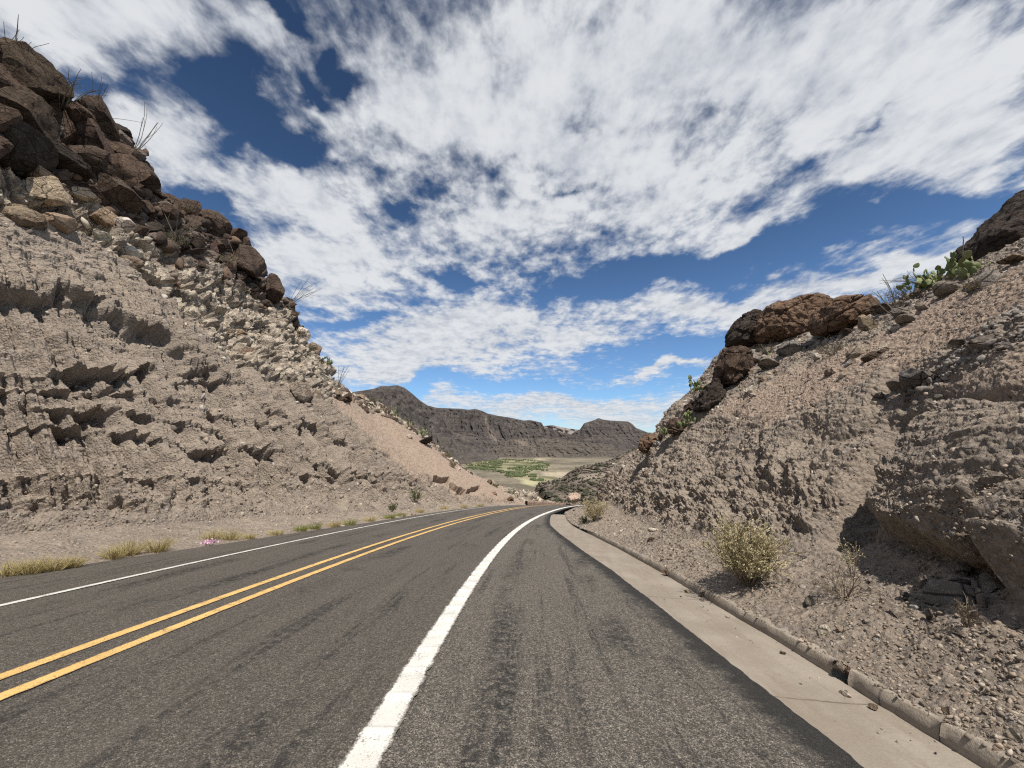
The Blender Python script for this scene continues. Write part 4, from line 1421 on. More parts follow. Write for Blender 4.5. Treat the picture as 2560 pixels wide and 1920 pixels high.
# stones that have rolled into the gutter
gut = [(195, 845, 22, 'white', 'small white stone lying in the gutter near its middle'), (325, 897, 26, 'white', 'pair sized pale stone in the gutter'), (220, 920, 14, 'dark', 'tiny dark stone in the gutter'),
       (370, 1000, 14, 'white', 'tiny white pebble in the middle of the gutter'), (605, 1080, 30, 'tan', 'tan flake of stone near the broken kerb'), (690, 1240, 22, 'tan', 'tan pebble in the near gutter'),
       (925, 1292, 34, 'white', 'flat pale stone in the near gutter'), (897, 1275, 20, 'tan', 'little tan stone next to the flat pale stone'), (1062, 1357, 36, 'tan', 'lumpy tan stone by the gutter joint'), (1375, 1585, 14, 'dark', 'dark pebble nearest the picture bottom'),
       (1612, 1635, 26, 'dark', 'dark stone against the kerb at the lower right'), (205, 790, 66, 'slate', 'dark pointed rock against the kerb by the big bush'), (120, 770, 30, 'tan', 'tan chip beside the dark pointed rock'), (20, 682, 44, 'red', 'reddish rock in the gutter against the kerb'),
       (85, 795, 14, 'dark', 'dark chip in the gutter left of the dark pointed rock'), (280, 835, 20, 'tan', 'tan chip under the dark pointed rock'), (860, 1100, 60, 'tan', 'crumbled lump filling the kerb gap'), (830, 1120, 40, 'grey', 'grey crumb in the kerb gap'), (890, 1130, 44, 'tan', 'tan crumb at the right of the kerb gap'), (1160, 1360, 16, 'white', 'white chip on the gutter joint')]
for (x, y, w, c, lb) in gut:
    u, v = Z5(x, y)
    p = on_plane(u, v, -0.062)
    dep = (p - np.array([0, 0, EYE])) @ _f
    rock('stone', p, (0, 0.1, 1), w / 2.023 * dep / F * 1.15, c, 'chunk', lb, 'stone', None, (1, 1, .8), .3, 1)


for k, (a, do, z, sz, c, lb) in enumerate(((3.99, .06, 0, .13, 'tan', 'crumbled concrete lump at the near side of the kerb gap'), (4.08, .04, 0, .11, 'grey', 'grey concrete crumb in the middle of the kerb gap'),
                                           (4.12, .10, 0, .14, 'tan', 'broken concrete piece at the back of the kerb gap'), (4.02, .12, .01, .12, 'tuff', 'dusty lump behind the kerb gap'), (4.06, .09, .0, .13, 'tan', 'rounded crumb wedged in the kerb gap'))):
    rock('stone', road_pt(a, K_BASE(a) + do, z), (0, 0, 1), sz, c, 'chunk', lb, 'stone', None, (1, 1, .9), .25, 1)


# ------------------------------------------------------------------ gravel and rubble (uncountable)
def gravel(name, P, Nn, sizes, tints, flat=.7):
    n = len(P)
    bases = []
    for k in range(8):
        V, Fc = ICO[1] if k < 5 else ICO[2]
        rng = np.random.default_rng(50 + k)
        V = V * (1 + rng.normal(size=(len(V), 1)) * .17)
        for _ in range(5):
            nn = rng.normal(size=3)
            nn /= np.linalg.norm(nn)
            V = V - np.maximum(V @ nn - rng.uniform(.45, .75), 0)[:, None] * nn
        bases.append((V.astype(np.float32), Fc))
    big = sizes > np.quantile(sizes, .93)
    which = np.where(big, RNG.integers(5, 8, n), RNG.integers(0, 5, n))
    VV, FF, CC = [], [], []
    off = 0
    for k in range(8):
        ii = np.nonzero(which == k)[0]
        if not len(ii):
            continue
        V, Fc = bases[k]
        m = len(ii)
        ang = RNG.uniform(0, 2 * math.pi, m)
        ca, sa = np.cos(ang), np.sin(ang)
        sx = sizes[ii] * .5 * RNG.uniform(.8, 1.3, m)
        sy = sizes[ii] * .5 * RNG.uniform(.6, 1.0, m)
        sz = sizes[ii] * .5 * flat * RNG.uniform(.6, 1.2, m)
        x = V[None, :, 0] * sx[:, None]
        y = V[None, :, 1] * sy[:, None]
        zz = V[None, :, 2] * sz[:, None]
        X = x * ca[:, None] - y * sa[:, None]
        Y = x * sa[:, None] + y * ca[:, None]
        N_ = Nn[ii] * .8 + np.array([0, 0, .2])
        N_ /= np.linalg.norm(N_, axis=1, keepdims=True)
        t1 = np.cross(N_, np.array([0.3, 1, 0.1]))
        t1 /= np.linalg.norm(t1, axis=1, keepdims=True)
        t2 = np.cross(N_, t1)
        W = P[ii][:, None, :] + X[..., None] * t1[:, None] + Y[..., None] * t2[:, None] + (zz + sz[:, None] * .3)[..., None] * N_[:, None]
        VV.append(W.reshape(-1, 3))
        FF.append((Fc[None] + (np.arange(m) * len(V))[:, None, None] + off).reshape(-1, 3))
        CC.append(np.repeat(tints[ii], len(V), 0))
        off += m * len(V)
    o = mesh_obj(name, np.concatenate(VV), np.concatenate(FF), M['gravel'], smooth=False, attr={'tint': np.concatenate(CC)})
    return tag(o, kind='stuff')


def gravel_on(name, bank, sel, n, smin, smax, pal, wpow=-1.6, power=2.5, clump=0.0):
    idx = np.nonzero(sel)[0]
    w = np.maximum(bank.dep[idx], 1.0) ** wpow
    # even out the grid's own density
    if clump:
        w = w * np.clip(fbm(bank.flatP[idx] * 1.1 + 50, 3) * clump + .35, 0.02, 2)
    w /= w.sum()
    ii = RNG.choice(idx, size=n, p=w)
    P = bank.flatP[ii] + RNG.normal(size=(n, 3)) * np.array([.03, .03, 0])
    s = smin + (smax - smin) * RNG.random(n) ** power
    s = s * np.clip(bank.dep[ii] / 9, .7, 2.2)
    pal = np.array(pal)
    t = pal[RNG.integers(0, len(pal), n)] * RNG.uniform(.75, 1.2, (n, 1))
    return gravel(name, P, bank.flatN[ii], s, t)


def grit():
    n = 420
    a = RNG.uniform(2.2, 20, n)
    w = np.clip(RNG.beta(2.2, 1.2, n), 0, .97)
    o = R_EDGE(a) + (K_BASE(a) - R_EDGE(a)) * w
    P = road_pt(a, o, -0.006 - 0.065 * np.sin(w * 1.5) * np.interp(a, [15, 20], [1, .4]) - .002)
    s = .006 + .028 * RNG.random(n) ** 4
    t = np.array([(0.29, 0.245, 0.21), (0.36, 0.31, 0.265), (0.15, 0.13, 0.12), (0.46, 0.41, 0.36)])[RNG.integers(0, 4, n)] * RNG.uniform(.8, 1.2, (n, 1))
    gravel('gravel', P, np.tile([0, 0.1, 1.0], (n, 1)), s, t)


grit()


def spill():
    n = 1500
    a = 1.6 + 15 * RNG.random(n) ** 1.3
    P = road_pt(a, K_BASE(a) + RNG.uniform(.03, .26, n), np.where(a < 15, .052, .02))
    s = .010 + .05 * RNG.random(n) ** 3
    t = np.array([(0.30, 0.25, 0.20), (0.38, 0.32, 0.26), (0.23, 0.195, 0.165), (0.33, 0.26, 0.20)])[RNG.integers(0, 4, n)] * RNG.uniform(.8, 1.2, (n, 1))
    gravel('gravel', P, np.tile([0, 0.1, 1.0], (n, 1)), s, t)


spill()
PAL = [(0.30, 0.25, 0.20), (0.38, 0.32, 0.26), (0.23, 0.195, 0.165), (0.46, 0.40, 0.335), (0.33, 0.26, 0.20), (0.28, 0.24, 0.20)]
gravel_on('gravel', BR, (BR.T > .02) & (BR.T < 1.12) & (BR.dep > 1.2) & (BR.flatU > 1380) & (BR.flatU < 2750), 15000, .012, .085, PAL, -1.2)
gravel_on('gravel', BL, (BL.T > .12) & (BL.T < 1.1) & (BL.dep > 3) & (BL.flatU > -200) & (BL.flatU < 1300), 7000, .025, .10, PAL, -.6, 3)
gravel_on('rubble', BR, (BR.T > 1.05) & (BR.T < 2.2) & (BR.dep > 2) & (BR.flatU > 1400) & (BR.flatU < 2700), 8500, .018, .12, PAL + [(.5, .46, .41)], -.6, 3.2, 1.6)
s_ = poly_sd(BR.flatU, BR.flatV, [(2330, 960), (2420, 860), (2600, 740), (2700, 700), (2700, 800), (2520, 860), (2400, 930), (2280, 985)])
gravel_on('rubble', BR, (BR.T > 1.05) & (BR.T < 2.05) & (s_ > -8), 900, .04, .22, [(0.29, 0.26, 0.235), (0.24, 0.215, 0.195), (.36, .33, .30)], 0, 2.2)
gravel_on('rubble', BR, strip, 1500, .05, .26, [(0.29, 0.26, 0.235), (0.24, 0.215, 0.195), (.42, .38, .33), (.15, .11, .09)], 0, 2.0)
gravel_on('rubble', BL, crest, 900, .08, .45, [(0.10, .08, .065), (.14, .10, .08), (.45, .40, .33), (.30, .25, .2)], 0, 2.0)
gravel_on('rubble', BL, (zl[:, 0] > .4) & (BL.T < 2.2), 350, .06, .32, [(0.46, 0.39, 0.30), (0.36, 0.29, 0.22), (.55, .49, .40), (.26, .21, .17)], 0, 2.4)
gravel_on('rubble', BL, (zl[:, 1] > .4) & (BL.T < 2.2) & (BL.T > 1.3), 1300, .1, .5, [(0.12, 0.08, 0.06), (0.08, 0.06, 0.05), (.17, .12, .09)], 0, 2.2)
gravel_on('rubble', BL, (zl.max(1) < .3) & (BL.T > 1.05) & (BL.T < 2) & (BL.flatU > -200), 1900, .03, .16, PAL + [(.5, .46, .41)], 0, 3.5, 1.6)


# ------------------------------------------------------------------ plants
class Soup:
    def __init__(s):
        s.V, s.F3, s.F4, s.n = [], [], [], 0

    def tube(s, pts, r0, r1, sides=4):
        pts = np.asarray(pts, float)
        n = len(pts)
        d = np.gradient(pts, axis=0)
        d /= np.linalg.norm(d, axis=1, keepdims=True) + 1e-9
        a = np.cross(d, np.array([.31, .77, .2]))
        a /= np.linalg.norm(a, axis=1, keepdims=True) + 1e-9
        b = np.cross(d, a)
        r = np.linspace(r0, r1, n)[:, None, None]
        t = np.linspace(0, 2 * math.pi, sides, endpoint=False)
        R = pts[:, None] + r * (np.cos(t)[None, :, None] * a[:, None] + np.sin(t)[None, :, None] * b[:, None])
        s.V.append(R.reshape(-1, 3))
        for i in range(n - 1):
            for k in range(sides):
                k2 = (k + 1) % sides
                s.F4.append((s.n + i * sides + k, s.n + i * sides + k2, s.n + (i + 1) * sides + k2, s.n + (i + 1) * sides + k))
        s.n += n * sides

    def leaves(s, P, D, length, width):
        """little blades: base P, direction D"""
        n = len(P)
        D = D / (np.linalg.norm(D, axis=1, keepdims=True) + 1e-9)
        a = np.cross(D, RNG.normal(size=(n, 3)))
        a /= np.linalg.norm(a, axis=1, keepdims=True) + 1e-9
        length = np.broadcast_to(length, (n,))[:, None]
        width = np.broadcast_to(width, (n,))[:, None]
        Q = np.stack([P, P + D * length * .5 + a * width * .5, P + D * length, P + D * length * .5 - a * width * .5], 1)
        s.V.append(Q.reshape(-1, 3))
        f = np.arange(n * 4).reshape(n, 4) + s.n
        s.F4.extend(map(tuple, f))
        s.n += n * 4

    def build(s, name, mat, parent=None):
        return mesh_obj(name, np.concatenate(s.V), [np.array(s.F4)] if s.F4 else [], mat, parent, smooth=False)


M['pale_leaf'] = mat_leaf('pale_broom_leaf', (0.35, 0.305, 0.175), (0.53, 0.465, 0.285))
M['green_leaf'] = mat_leaf('creosote_leaf', (0.055, 0.075, 0.025), (0.12, 0.14, 0.05))
M['dry_leaf'] = mat_leaf('dry_leaf', (0.17, 0.14, 0.095), (0.28, 0.235, 0.15))
M['sage_leaf'] = mat_leaf('sage_leaf', (0.115, 0.11, 0.075), (0.19, 0.18, 0.12))
M['twig'] = mat_plain('dry_twig', (0.17, 0.135, 0.10), (0.26, 0.215, 0.165), 12)
M['cane'] = mat_plain('ocotillo_cane', (0.13, 0.115, 0.09), (0.22, 0.20, 0.16), 14)
M['straw'] = mat_leaf('straw', (0.36, 0.29, 0.13), (0.52, 0.44, 0.22))
M['grass'] = mat_leaf('green_grass', (0.15, 0.17, 0.05), (0.34, 0.33, 0.11))
M['petal'] = mat_leaf('pink_petal', (0.60, 0.30, 0.48), (0.76, 0.50, 0.66))
sp = NT('cactus_pad')
_g = sp.n.new('ShaderNodeNewGeometry')
_n = sp.noise(_g.outputs['Position'], 6, 4, .6)
_o = sp.n.new('ShaderNodeObjectInfo')
_c = sp.mix(_o.outputs['Random'], (0.085, 0.125, 0.045), (0.20, 0.23, 0.095))
_v = sp.voro(sp.coord(), 9, 'Distance')
_c = sp.mix(sp.mr(_v, 0.10, 0.05), sp.mix(sp.mr(_n, .35, .7, 0, .5), _c, (0.25, 0.25, 0.12)), (0.34, 0.30, 0.2))
M['pad'] = sp.done(_c, None, 0.6, 0.3)


def curve(p0, d, length, n=6, wob=.25, grav=0.0):
    pts = [np.array(p0, float)]
    d = np.array(d, float)
    d /= np.linalg.norm(d)
    st = length / (n - 1)
    for k in range(n - 1):
        d = d + RNG.normal(size=3) * wob * .35 + np.array([0, 0, -grav])
        d /= np.linalg.norm(d)
        pts.append(pts[-1] + d * st)
    return np.array(pts)


def bush(name, loc, h, w, label, cat='shrub', leaf='pale_leaf', nst=40, nleaf=2500, ll=.035, lw=.010, up=.55, group=None, stem='twig', r=.006, bare=0.0):
    root = empty(name, loc)
    tag(root, label, cat, group)
    S, Lf = Soup(), Soup()
    P, D = [], []
    for k in range(nst):
        a = RNG.uniform(0, 2 * math.pi)
        sp_ = math.sqrt(RNG.random()) * 1.0
        d = np.array([math.cos(a) * sp_ * w / h * .62, math.sin(a) * sp_ * w / h * .62, up + (1 - sp_ * .5) * .6])
        Ln = h * RNG.uniform(.75, 1.12) * (1 - .18 * sp_)
        c = curve((math.cos(a) * .04 * w, math.sin(a) * .04 * w, -.05), d, Ln, 7, .22)
        S.tube(c, r, r * .35, 3)
        for b in range(4):
            i = RNG.integers(2, 6)
            dd = c[min(i + 1, 6)] - c[i]
            dd = dd / np.linalg.norm(dd) + RNG.normal(size=3) * .55 + np.array([0, 0, .15])
            c2 = curve(c[i], dd, Ln * RNG.uniform(.22, .42), 4, .3)
            S.tube(c2, r * .5, r * .25, 3)
            m = max(1, int(nleaf / nst / 5))
            t = RNG.uniform(bare, 3, m)
            ii = np.clip(t.astype(int), 0, 2)
            P.append(c2[ii] + (c2[ii + 1] - c2[ii]) * (t - ii)[:, None])
            D.append((c2[ii + 1] - c2[ii]) / (Ln * .1) + RNG.normal(size=(m, 3)) * .55)
        m = max(1, int(nleaf / nst / 5))
        t = RNG.uniform(2.2, 6, m)
        ii = np.clip(t.astype(int), 0, 5)
        P.append(c[ii] + (c[ii + 1] - c[ii]) * (t - ii)[:, None])
        D.append((c[ii + 1] - c[ii]) / (Ln * .15) + RNG.normal(size=(m, 3)) * .5)
    P, D = np.concatenate(P), np.concatenate(D)
    Lf.leaves(P, D, ll * RNG.uniform(.6, 1.3, len(P)), lw * RNG.uniform(.7, 1.3, len(P)))
    S.build('branches', M[stem], root)
    Lf.build('foliage', M[leaf], root)
    return root


def tuft(loc, h, w, label, mat='straw', n=150, group=None):
    S = Soup()
    for k in range(n):
        a = RNG.uniform(0, 2 * math.pi)
        rr = math.sqrt(RNG.random())
        p = np.array([math.cos(a) * rr * w * .33, math.sin(a) * rr * w * .33, -.02])
        d = np.array([math.cos(a) * rr * .8, math.sin(a) * rr * .8, 1.0])
        c = curve(p, d, h * RNG.uniform(.6, 1.15), 4, .25, .10)
        S.tube(c, .006, .0015, 3)
    o = S.build('grass_tuft', M[mat])
    o.location = loc
    return tag(o, label, 'grass tuft', group)


def ocotillo(loc, h, n, label, lean=(0, 0), spread=.45, droop=.0, r=.028, group=None):
    root = empty('ocotillo', loc)
    tag(root, label, 'ocotillo', group)
    for k in range(n):
        a = RNG.uniform(0, 2 * math.pi)
        q = RNG.uniform(.3, 1) * spread
        d = np.array([math.cos(a) * q + lean[0], math.sin(a) * q + lean[1], 1.0])
        c = curve((math.cos(a) * .06, math.sin(a) * .06, -.15), d, h * RNG.uniform(.65, 1.1), 9, .16, droop)
        S = Soup()
        S.tube(c, r, r * .45, 5)
        if RNG.random() < .5:
            i = RNG.integers(4, 7)
            c2 = curve(c[i], (c[i + 1] - c[i]) / h * 8 + RNG.normal(size=3) * .5, h * .22, 4, .2)
            S.tube(c2, r * .55, r * .3, 4)
        S.build('stem', M['cane'], root)
    return root


def pad_mesh(seed):
    rng = np.random.default_rng(seed)
    nu, nv = 16, 10
    V = []
    for i in range(nv + 1):
        t = i / nv
        zz = t
        wdt = .40 * math.sin(math.pi * (t ** .82)) ** .62 + .05 * (1 - t)
        th = .085 * math.sin(math.pi * min(max(t, .02), .98)) ** .6 + .015
        for k in range(nu):
            a = 2 * math.pi * k / nu
            V.append((wdt * math.cos(a), th * math.sin(a) + .05 * math.sin(t * 3 + seed), zz))
    V = np.array(V) + rng.normal(size=(len(V), 3)) * .006
    f = []
    for i in range(nv):
        for k in range(nu):
            f.append((i * nu + k, i * nu + (k + 1) % nu, (i + 1) * nu + (k + 1) % nu, (i + 1) * nu + k))
    o = mesh_obj('pad', V, np.array(f), M['pad'])
    d = o.data
    bpy.data.objects.remove(o)
    return d


PADS = [pad_mesh(k) for k in range(4)]


def prickly_pear(loc, w, h, pad, n, label, group=None):
    root = empty('prickly_pear', loc)
    tag(root, label, 'prickly pear', group)
    made = []
    for k in range(n):
        if k < n * .42 or not made:
            a, rr = RNG.uniform(0, 6.28), math.sqrt(RNG.random())
            base = Vector((math.cos(a) * rr * w * .45, math.sin(a) * rr * w * .35, -.04))
            d = Vector((math.cos(a) * rr * .5, math.sin(a) * rr * .5, 1)).normalized()
        else:
            q, qd, qs = made[RNG.integers(0, len(made))]
            if (q + qd * qs * .9).z > h:
                continue
            side = Vector(RNG.normal(size=3)).normalized()
            base = q + qd * qs * .88 + side * qs * .12
            d = (qd + side * .7 + Vector((0, 0, .25))).normalized()
        s_ = pad * RNG.uniform(.75, 1.2)
        o = bpy.data.objects.new('pad', PADS[RNG.integers(0, 4)])
        COL.objects.link(o)
        o.parent = root
        o.location = base
        o.rotation_mode = 'QUATERNION'
        o.rotation_quaternion = d.to_track_quat('Z', 'Y') @ Euler((0, 0, RNG.uniform(0, 6.28))).to_quaternion()
        o.scale = (s_, s_, s_)
        made.append((base, d, s_))
    return root


def sp_(bank, u, v, dz=0):
    p, N = spot(bank, u, v)
    return Vector(p) + Vector((0, 0, dz))


# right verge
bush('shrub', sp_(BR, 1873, 1462), 0.98, .88, 'big pale green broom bush on the gravel behind the kerb', nst=100, nleaf=16000, ll=.046, lw=.012, up=.55)
bush('shrub', sp_(BR, 1487, 1296), 1.0, 1.3, 'pale straw green bush at the end of the gutter by the bend', nst=60, nleaf=6000, ll=.05, lw=.016, up=.5)
bush('shrub', sp_(BR, 1458, 1304), .38, .40, 'small dark green bush tucked left of the pale straw green bush', leaf='green_leaf', nst=25, nleaf=900, ll=.05, lw=.018, up=.5)
bush('plant', sp_(BR, 2130, 1440), .62, .34, 'thin yellow green plant standing right of the big pale bush', 'plant', nst=7, nleaf=240, ll=.04, lw=.010, up=1.2)
bush('dead_shrub', sp_(BR, 2110, 1485), .38, .62, 'dry grey twiggy plant lying behind the dark slab', 'shrub', leaf='dry_leaf', nst=26, nleaf=200, ll=.03, lw=.008, up=.25)
bush('dead_shrub', sp_(BR, 2420, 1562), .30, .22, 'little dry weed on the gravel before the hollow', 'weed', leaf='dry_leaf', nst=14, nleaf=160, ll=.03, lw=.006, up=.9)
# right crest
prickly_pear(sp_(BR, 2375, 700, .12), 1.5, .75, .18, 90, 'big prickly pear thicket on the right crest below the giant dark boulder')
prickly_pear(sp_(BR, 2318, 722, .10), 1.1, .65, .18, 60, 'dark green prickly pear at the low left end of the big thicket')
prickly_pear(sp_(BR, 2425, 685), .9, .5, .19, 30, 'yellowish prickly pear tucked against the giant dark boulder')
prickly_pear(sp_(BR, 1745, 985, .25), .9, .9, .20, 34, 'tall round prickly pear on the right skyline above the drop')
prickly_pear(sp_(BR, 1716, 1062), 1.1, .8, .20, 42, 'low yellow green prickly pear beside the upright brown boulder')
prickly_pear(sp_(BR, 1663, 1082), .5, .4, .17, 12, 'small prickly pear at the lowest right boulders')
prickly_pear(sp_(BR, 1927, 886), .35, .3, .16, 5, 'few padded prickly pear among the grey slabs')
ocotillo(sp_(BR, 2405, 668), 1.0, 1, 'single bent ocotillo cane rising behind the big prickly pear', (-.35, 0), .2, .03, .022)
ocotillo(sp_(BR, 2320, 706), 1.5, 7, 'drooping ocotillo left of the big prickly pear', (-1.1, 0), .5, .10, .012)
ocotillo(sp_(BR, 2200, 735), 1.3, 5, 'bare forked ocotillo on the crest above the dead brush', (-.6, 0), .7, .0, .014)
ocotillo(sp_(BR, 2555, 520, .6), .9, 2, 'thin wand showing above the giant dark boulder', (-.3, 0), .3, .0, .012)
for (u, v, h, w, lb) in ((2200, 752, .75, 1.5, 'dry grey brush along the right crest beside the forked ocotillo'), (2270, 745, .6, 1.0, 'dry brush between the forked ocotillo and the big prickly pear'), (2030, 822, .6, 1.0, 'dead brush in front of the biggest red brown boulder'),
                         (2080, 880, .55, 1.2, 'dark dead brush in the middle of the right rubble'), (1915, 878, .5, .8, 'brownish brush below the tall dark boulder'), (2440, 722, .3, .7, 'dry grass like brush on the flat grey slab')):
    bush('dead_shrub', sp_(BR, u, v), h, w, lb, 'shrub', leaf='dry_leaf' if v < 800 else 'sage_leaf', nst=46, nleaf=900, ll=.05, lw=.010, up=.35)
# left cliff
ocotillo(sp_(BL, 332, 380), 3.4, 5, 'upright ocotillo on the skyline of the left cliff', (.35, 0), .3, -.01, .022)
ocotillo(sp_(BL, 722, 768), 3.4, 10, 'ocotillo with canes all bent to the right on the skyline', (.75, 0), .35, .07, .02)
ocotillo(sp_(BL, 240, 300), 2.3, 7, 'small arching ocotillo on the skyline behind the brush', (.6, 0), .6, .09, .017)
ocotillo(sp_(BL, 150, 285), 2.8, 12, 'drooping pale ocotillo hanging over the dark slab', (.9, -.4), .5, .12, .02)
ocotillo(sp_(BL, 60, 120), 2.2, 2, 'two thin wands on the topmost left boulder', (.45, 0), .25, .0, .02)
ocotillo(sp_(BL, 15, 160), 2.4, 9, 'pale ocotillo fanned across the boulder at the upper left corner', (.9, -.3), .4, .05, .018)
ocotillo(sp_(BL, 440, 590), 2.0, 9, 'dry ocotillo lying against the dark rocks mid cliff', (.5, -.2), .7, .06, .022)
ocotillo(sp_(BL, 590, 650), 1.8, 6, 'thin bare ocotillo in a crevice below the skyline block', (.3, 0), .6, .03, .02)
ocotillo(sp_(BL, 850, 945), 2.0, 6, 'small ocotillo behind the left crest before the split block', (.3, 0), .5, .0, .022)
ocotillo(sp_(BL, 1098, 1125), 1.9, 9, 'fan shaped ocotillo on the low left ridge', (.1, 0), .75, .0, .02)
prickly_pear(sp_(BL, 832, 905), 1.0, .8, .24, 26, 'prickly pear clinging to the edge of the pale cliff')
for (u, v, w, n, lb) in ((990, 1030, 1.2, 26, 'upper prickly pear on the low left ridge'), (1022, 1055, 1.2, 30, 'middle pale prickly pear on the low left ridge'), (1055, 1082, 1.6, 46, 'largest yellow green prickly pear on the low left ridge')):
    prickly_pear(sp_(BL, u, v), w, 1.1, .25, n, lb)
for (u, v, h, w, lf, lb) in ((150, 225, 1.1, 2.6, 'sage_leaf', 'grey green brush on the upper left boulders'), (80, 235, 1.0, 2.6, 'sage_leaf', 'grey green brush at the left picture edge under the top boulder'), (440, 610, .9, 1.6, 'sage_leaf', 'dark brush in the cleft of the left cliff'),
                             (570, 660, 1.0, 1.8, 'dry_leaf', 'dry brush below the skyline block'), (250, 300, .7, 1.6, 'sage_leaf', 'brush on the skyline by the small arching ocotillo'), (500, 520, .7, 1.2, 'dry_leaf', 'dry tuft of brush on the skyline notch'),
                             (940, 1000, .9, 1.6, 'sage_leaf', 'brush right of the split square block'), (970, 1030, .9, 1.5, 'dry_leaf', 'dry brush by the upper prickly pear'), (1120, 1130, .8, 1.5, 'dry_leaf', 'dry brush right of the fan shaped ocotillo'),
                             (1150, 1148, .9, .8, 'dry_leaf', 'upright dry plant at the end of the left ridge'), (1280, 1203, .7, 2.6, 'green_leaf', 'green brush draped over the pale rubble slope crest'), (1245, 1197, .6, 1.4, 'green_leaf', 'green brush by the brown boulder on the rubble slope'),
                             (770, 810, .6, .9, 'dry_leaf', 'dry weed on the skyline under the bent ocotillo'), (800, 870, .5, .8, 'dry_leaf', 'dry weed above the clinging prickly pear')):
    bush('shrub', sp_(BL, u, v), h, w, lb, 'shrub', leaf=lf, nst=44, nleaf=1300, ll=.085, lw=.022, up=.4)
bush('shrub', sp_(BL, 1040, 1252), 1.0, .95, 'dark green creosote bush at the foot of the left slope', leaf='green_leaf', nst=34, nleaf=1500, ll=.07, lw=.028, up=.6)
bush('shrub', sp_(BL, 983, 1276), .55, .5, 'small dark green bush near the left road edge', leaf='green_leaf', nst=26, nleaf=1100, ll=.06, lw=.024, up=.6)
# grass along the left road edge
tufts = [(20, 1436, .30, .60, 'straw', 'straw grass tuft cut by the left picture edge'), (75, 1431, .32, .6, 'straw', 'straw grass tuft second along the left road edge'), (130, 1424, .30, .55, 'straw', 'straw grass tuft third along the left road edge'), (180, 1416, .25, .4, 'straw', 'low straw tuft at the end of the first grass row'),
         (285, 1394, .36, .45, 'straw', 'green based straw tuft standing alone'), (322, 1386, .42, .55, 'straw', 'tall straw tuft joined to the green based tuft'), (392, 1377, .42, .55, 'straw', 'round straw tuft between two bare gaps'),
         (529, 1352, .40, .5, 'straw', 'straw tuft behind the pink flowers'), (575, 1350, .42, .5, 'straw', 'straw tuft right of the pink flowers'), (622, 1346, .2, .5, 'straw', 'low faded straw tuft'), (690, 1336, .22, .6, 'straw', 'low straw tuft before the green grass'),
         (752, 1327, .28, .6, 'grass', 'first green grass tuft along the left edge'), (785, 1322, .32, .7, 'grass', 'brightest green grass tuft'), (835, 1316, .30, .7, 'straw', 'yellow tuft between the green tufts'), (875, 1311, .30, .7, 'grass', 'yellow green tuft past the brightest one'),
         (925, 1302, .28, .8, 'straw', 'straw tuft near the tan rock'), (975, 1295, .28, .8, 'grass', 'green tuft near the tan rock'), (1003, 1290, .28, .8, 'grass', 'last green tuft before the tan rock'), (1050, 1281, .35, .7, 'straw', 'straw tuft just behind the tan rock'),
         (1110, 1273, .3, .9, 'straw', 'straw tuft at the pinkish slope foot'), (1160, 1268, .3, 1.0, 'straw', 'far straw tuft at the pinkish slope foot'), (1200, 1265, .3, 1.0, 'straw', 'farthest straw tuft before the bend')]
for (u, v, h, w, mt, lb) in tufts:
    p = on_plane(u, v, 0.02)
    tuft(Vector(p), h * .92, w * .95, lb, mt, 170, 'grass tufts along the left road edge')
fl = Soup()
pp = RNG.normal(size=(70, 3)) * np.array([.13, .08, .025]) + np.array([0, 0, .06])
fl.leaves(pp, RNG.normal(size=(70, 3)) + np.array([0, 0, .6]), .06, .045)
fo = fl.build('flower_patch', M['petal'])
fo.location = Vector(on_plane(527, 1361, 0.02))
tag(fo, 'patch of bright pink flowers at the left road edge', 'flowers')


# ------------------------------------------------------------------ the low stone wall at the bend
def stone_wall():
    a = np.linspace(44.3, 57, 220)
    prof = np.array([(-.18, -.5), (-.18, 0), (-.18, .16), (-.17, .30), (-.14, .37), (0, .39), (.14, .37), (.17, .30), (.18, .16), (.18, 0), (.18, -.5)])
    o = np.interp(a, [44, 50, 57], [-8.5, -8.9, -9.2])
    rows = []
    for (do, dz) in prof:
        rows.append(road_pt(a, o + do, dz * 1.35 + np.interp(a, [44, 49, 57], [0, .06, .12])))
    P = np.stack(rows, 1)
    f1, f2, idv = worley(P * np.array([3.2, 3.2, 5]))
    c = P.mean(1, keepdims=True)
    d = P - c
    d /= np.linalg.norm(d, axis=-1, keepdims=True)
    P = P + d * ((idv - .5) * .07 - .05 * sstep(.15, 0, f2 - f1))[..., None]
    s = NT('wall_stone')
    co = s.coord()
    m = s.mapping(co, (3.2, 3.2, 5))
    v = s.voro(m, 1.0, 'Color')
    e = s.voro(m, 1.0, 'Distance', 'DISTANCE_TO_EDGE')
    rc = s.sep(v)
    col = s.mix(rc[0], (0.14, 0.085, 0.06), (0.34, 0.235, 0.17))
    col = s.mix(s.mr(e, 0, .07, 1, 0), col, (0.30, 0.27, 0.24))
    mt = s.done(col, s.bump(e, .05))
    root = empty('stone_wall', Vector(P[:, 1].mean(0)))
    tag(root, 'low brown stone wall along the outside of the bend', 'stone wall')
    off = np.array(root.location)
    mesh_obj('masonry', P[:, :4] * 1.0 - off if False else P - off, grid_faces(len(a), len(prof), True), mt, root)
    return root


stone_wall()


# ------------------------------------------------------------------ scrub far off (reads as a mass)
def scrub(name, P, size, mat):
    V, Fc = ICO[1]
    n = len(P)
    rng = np.random.default_rng(4)
    J = V[None] * (1 + rng.normal(size=(n, len(V), 1)) * .25)
    W = P[:, None] + J * size[:, None, None] * np.array([1, 1, .8])
    f = (Fc[None] + (np.arange(n) * len(V))[:, None, None]).reshape(-1, 3)
    return tag(mesh_obj(name, W.reshape(-1, 3), f, mat, smooth=False), kind='stuff')


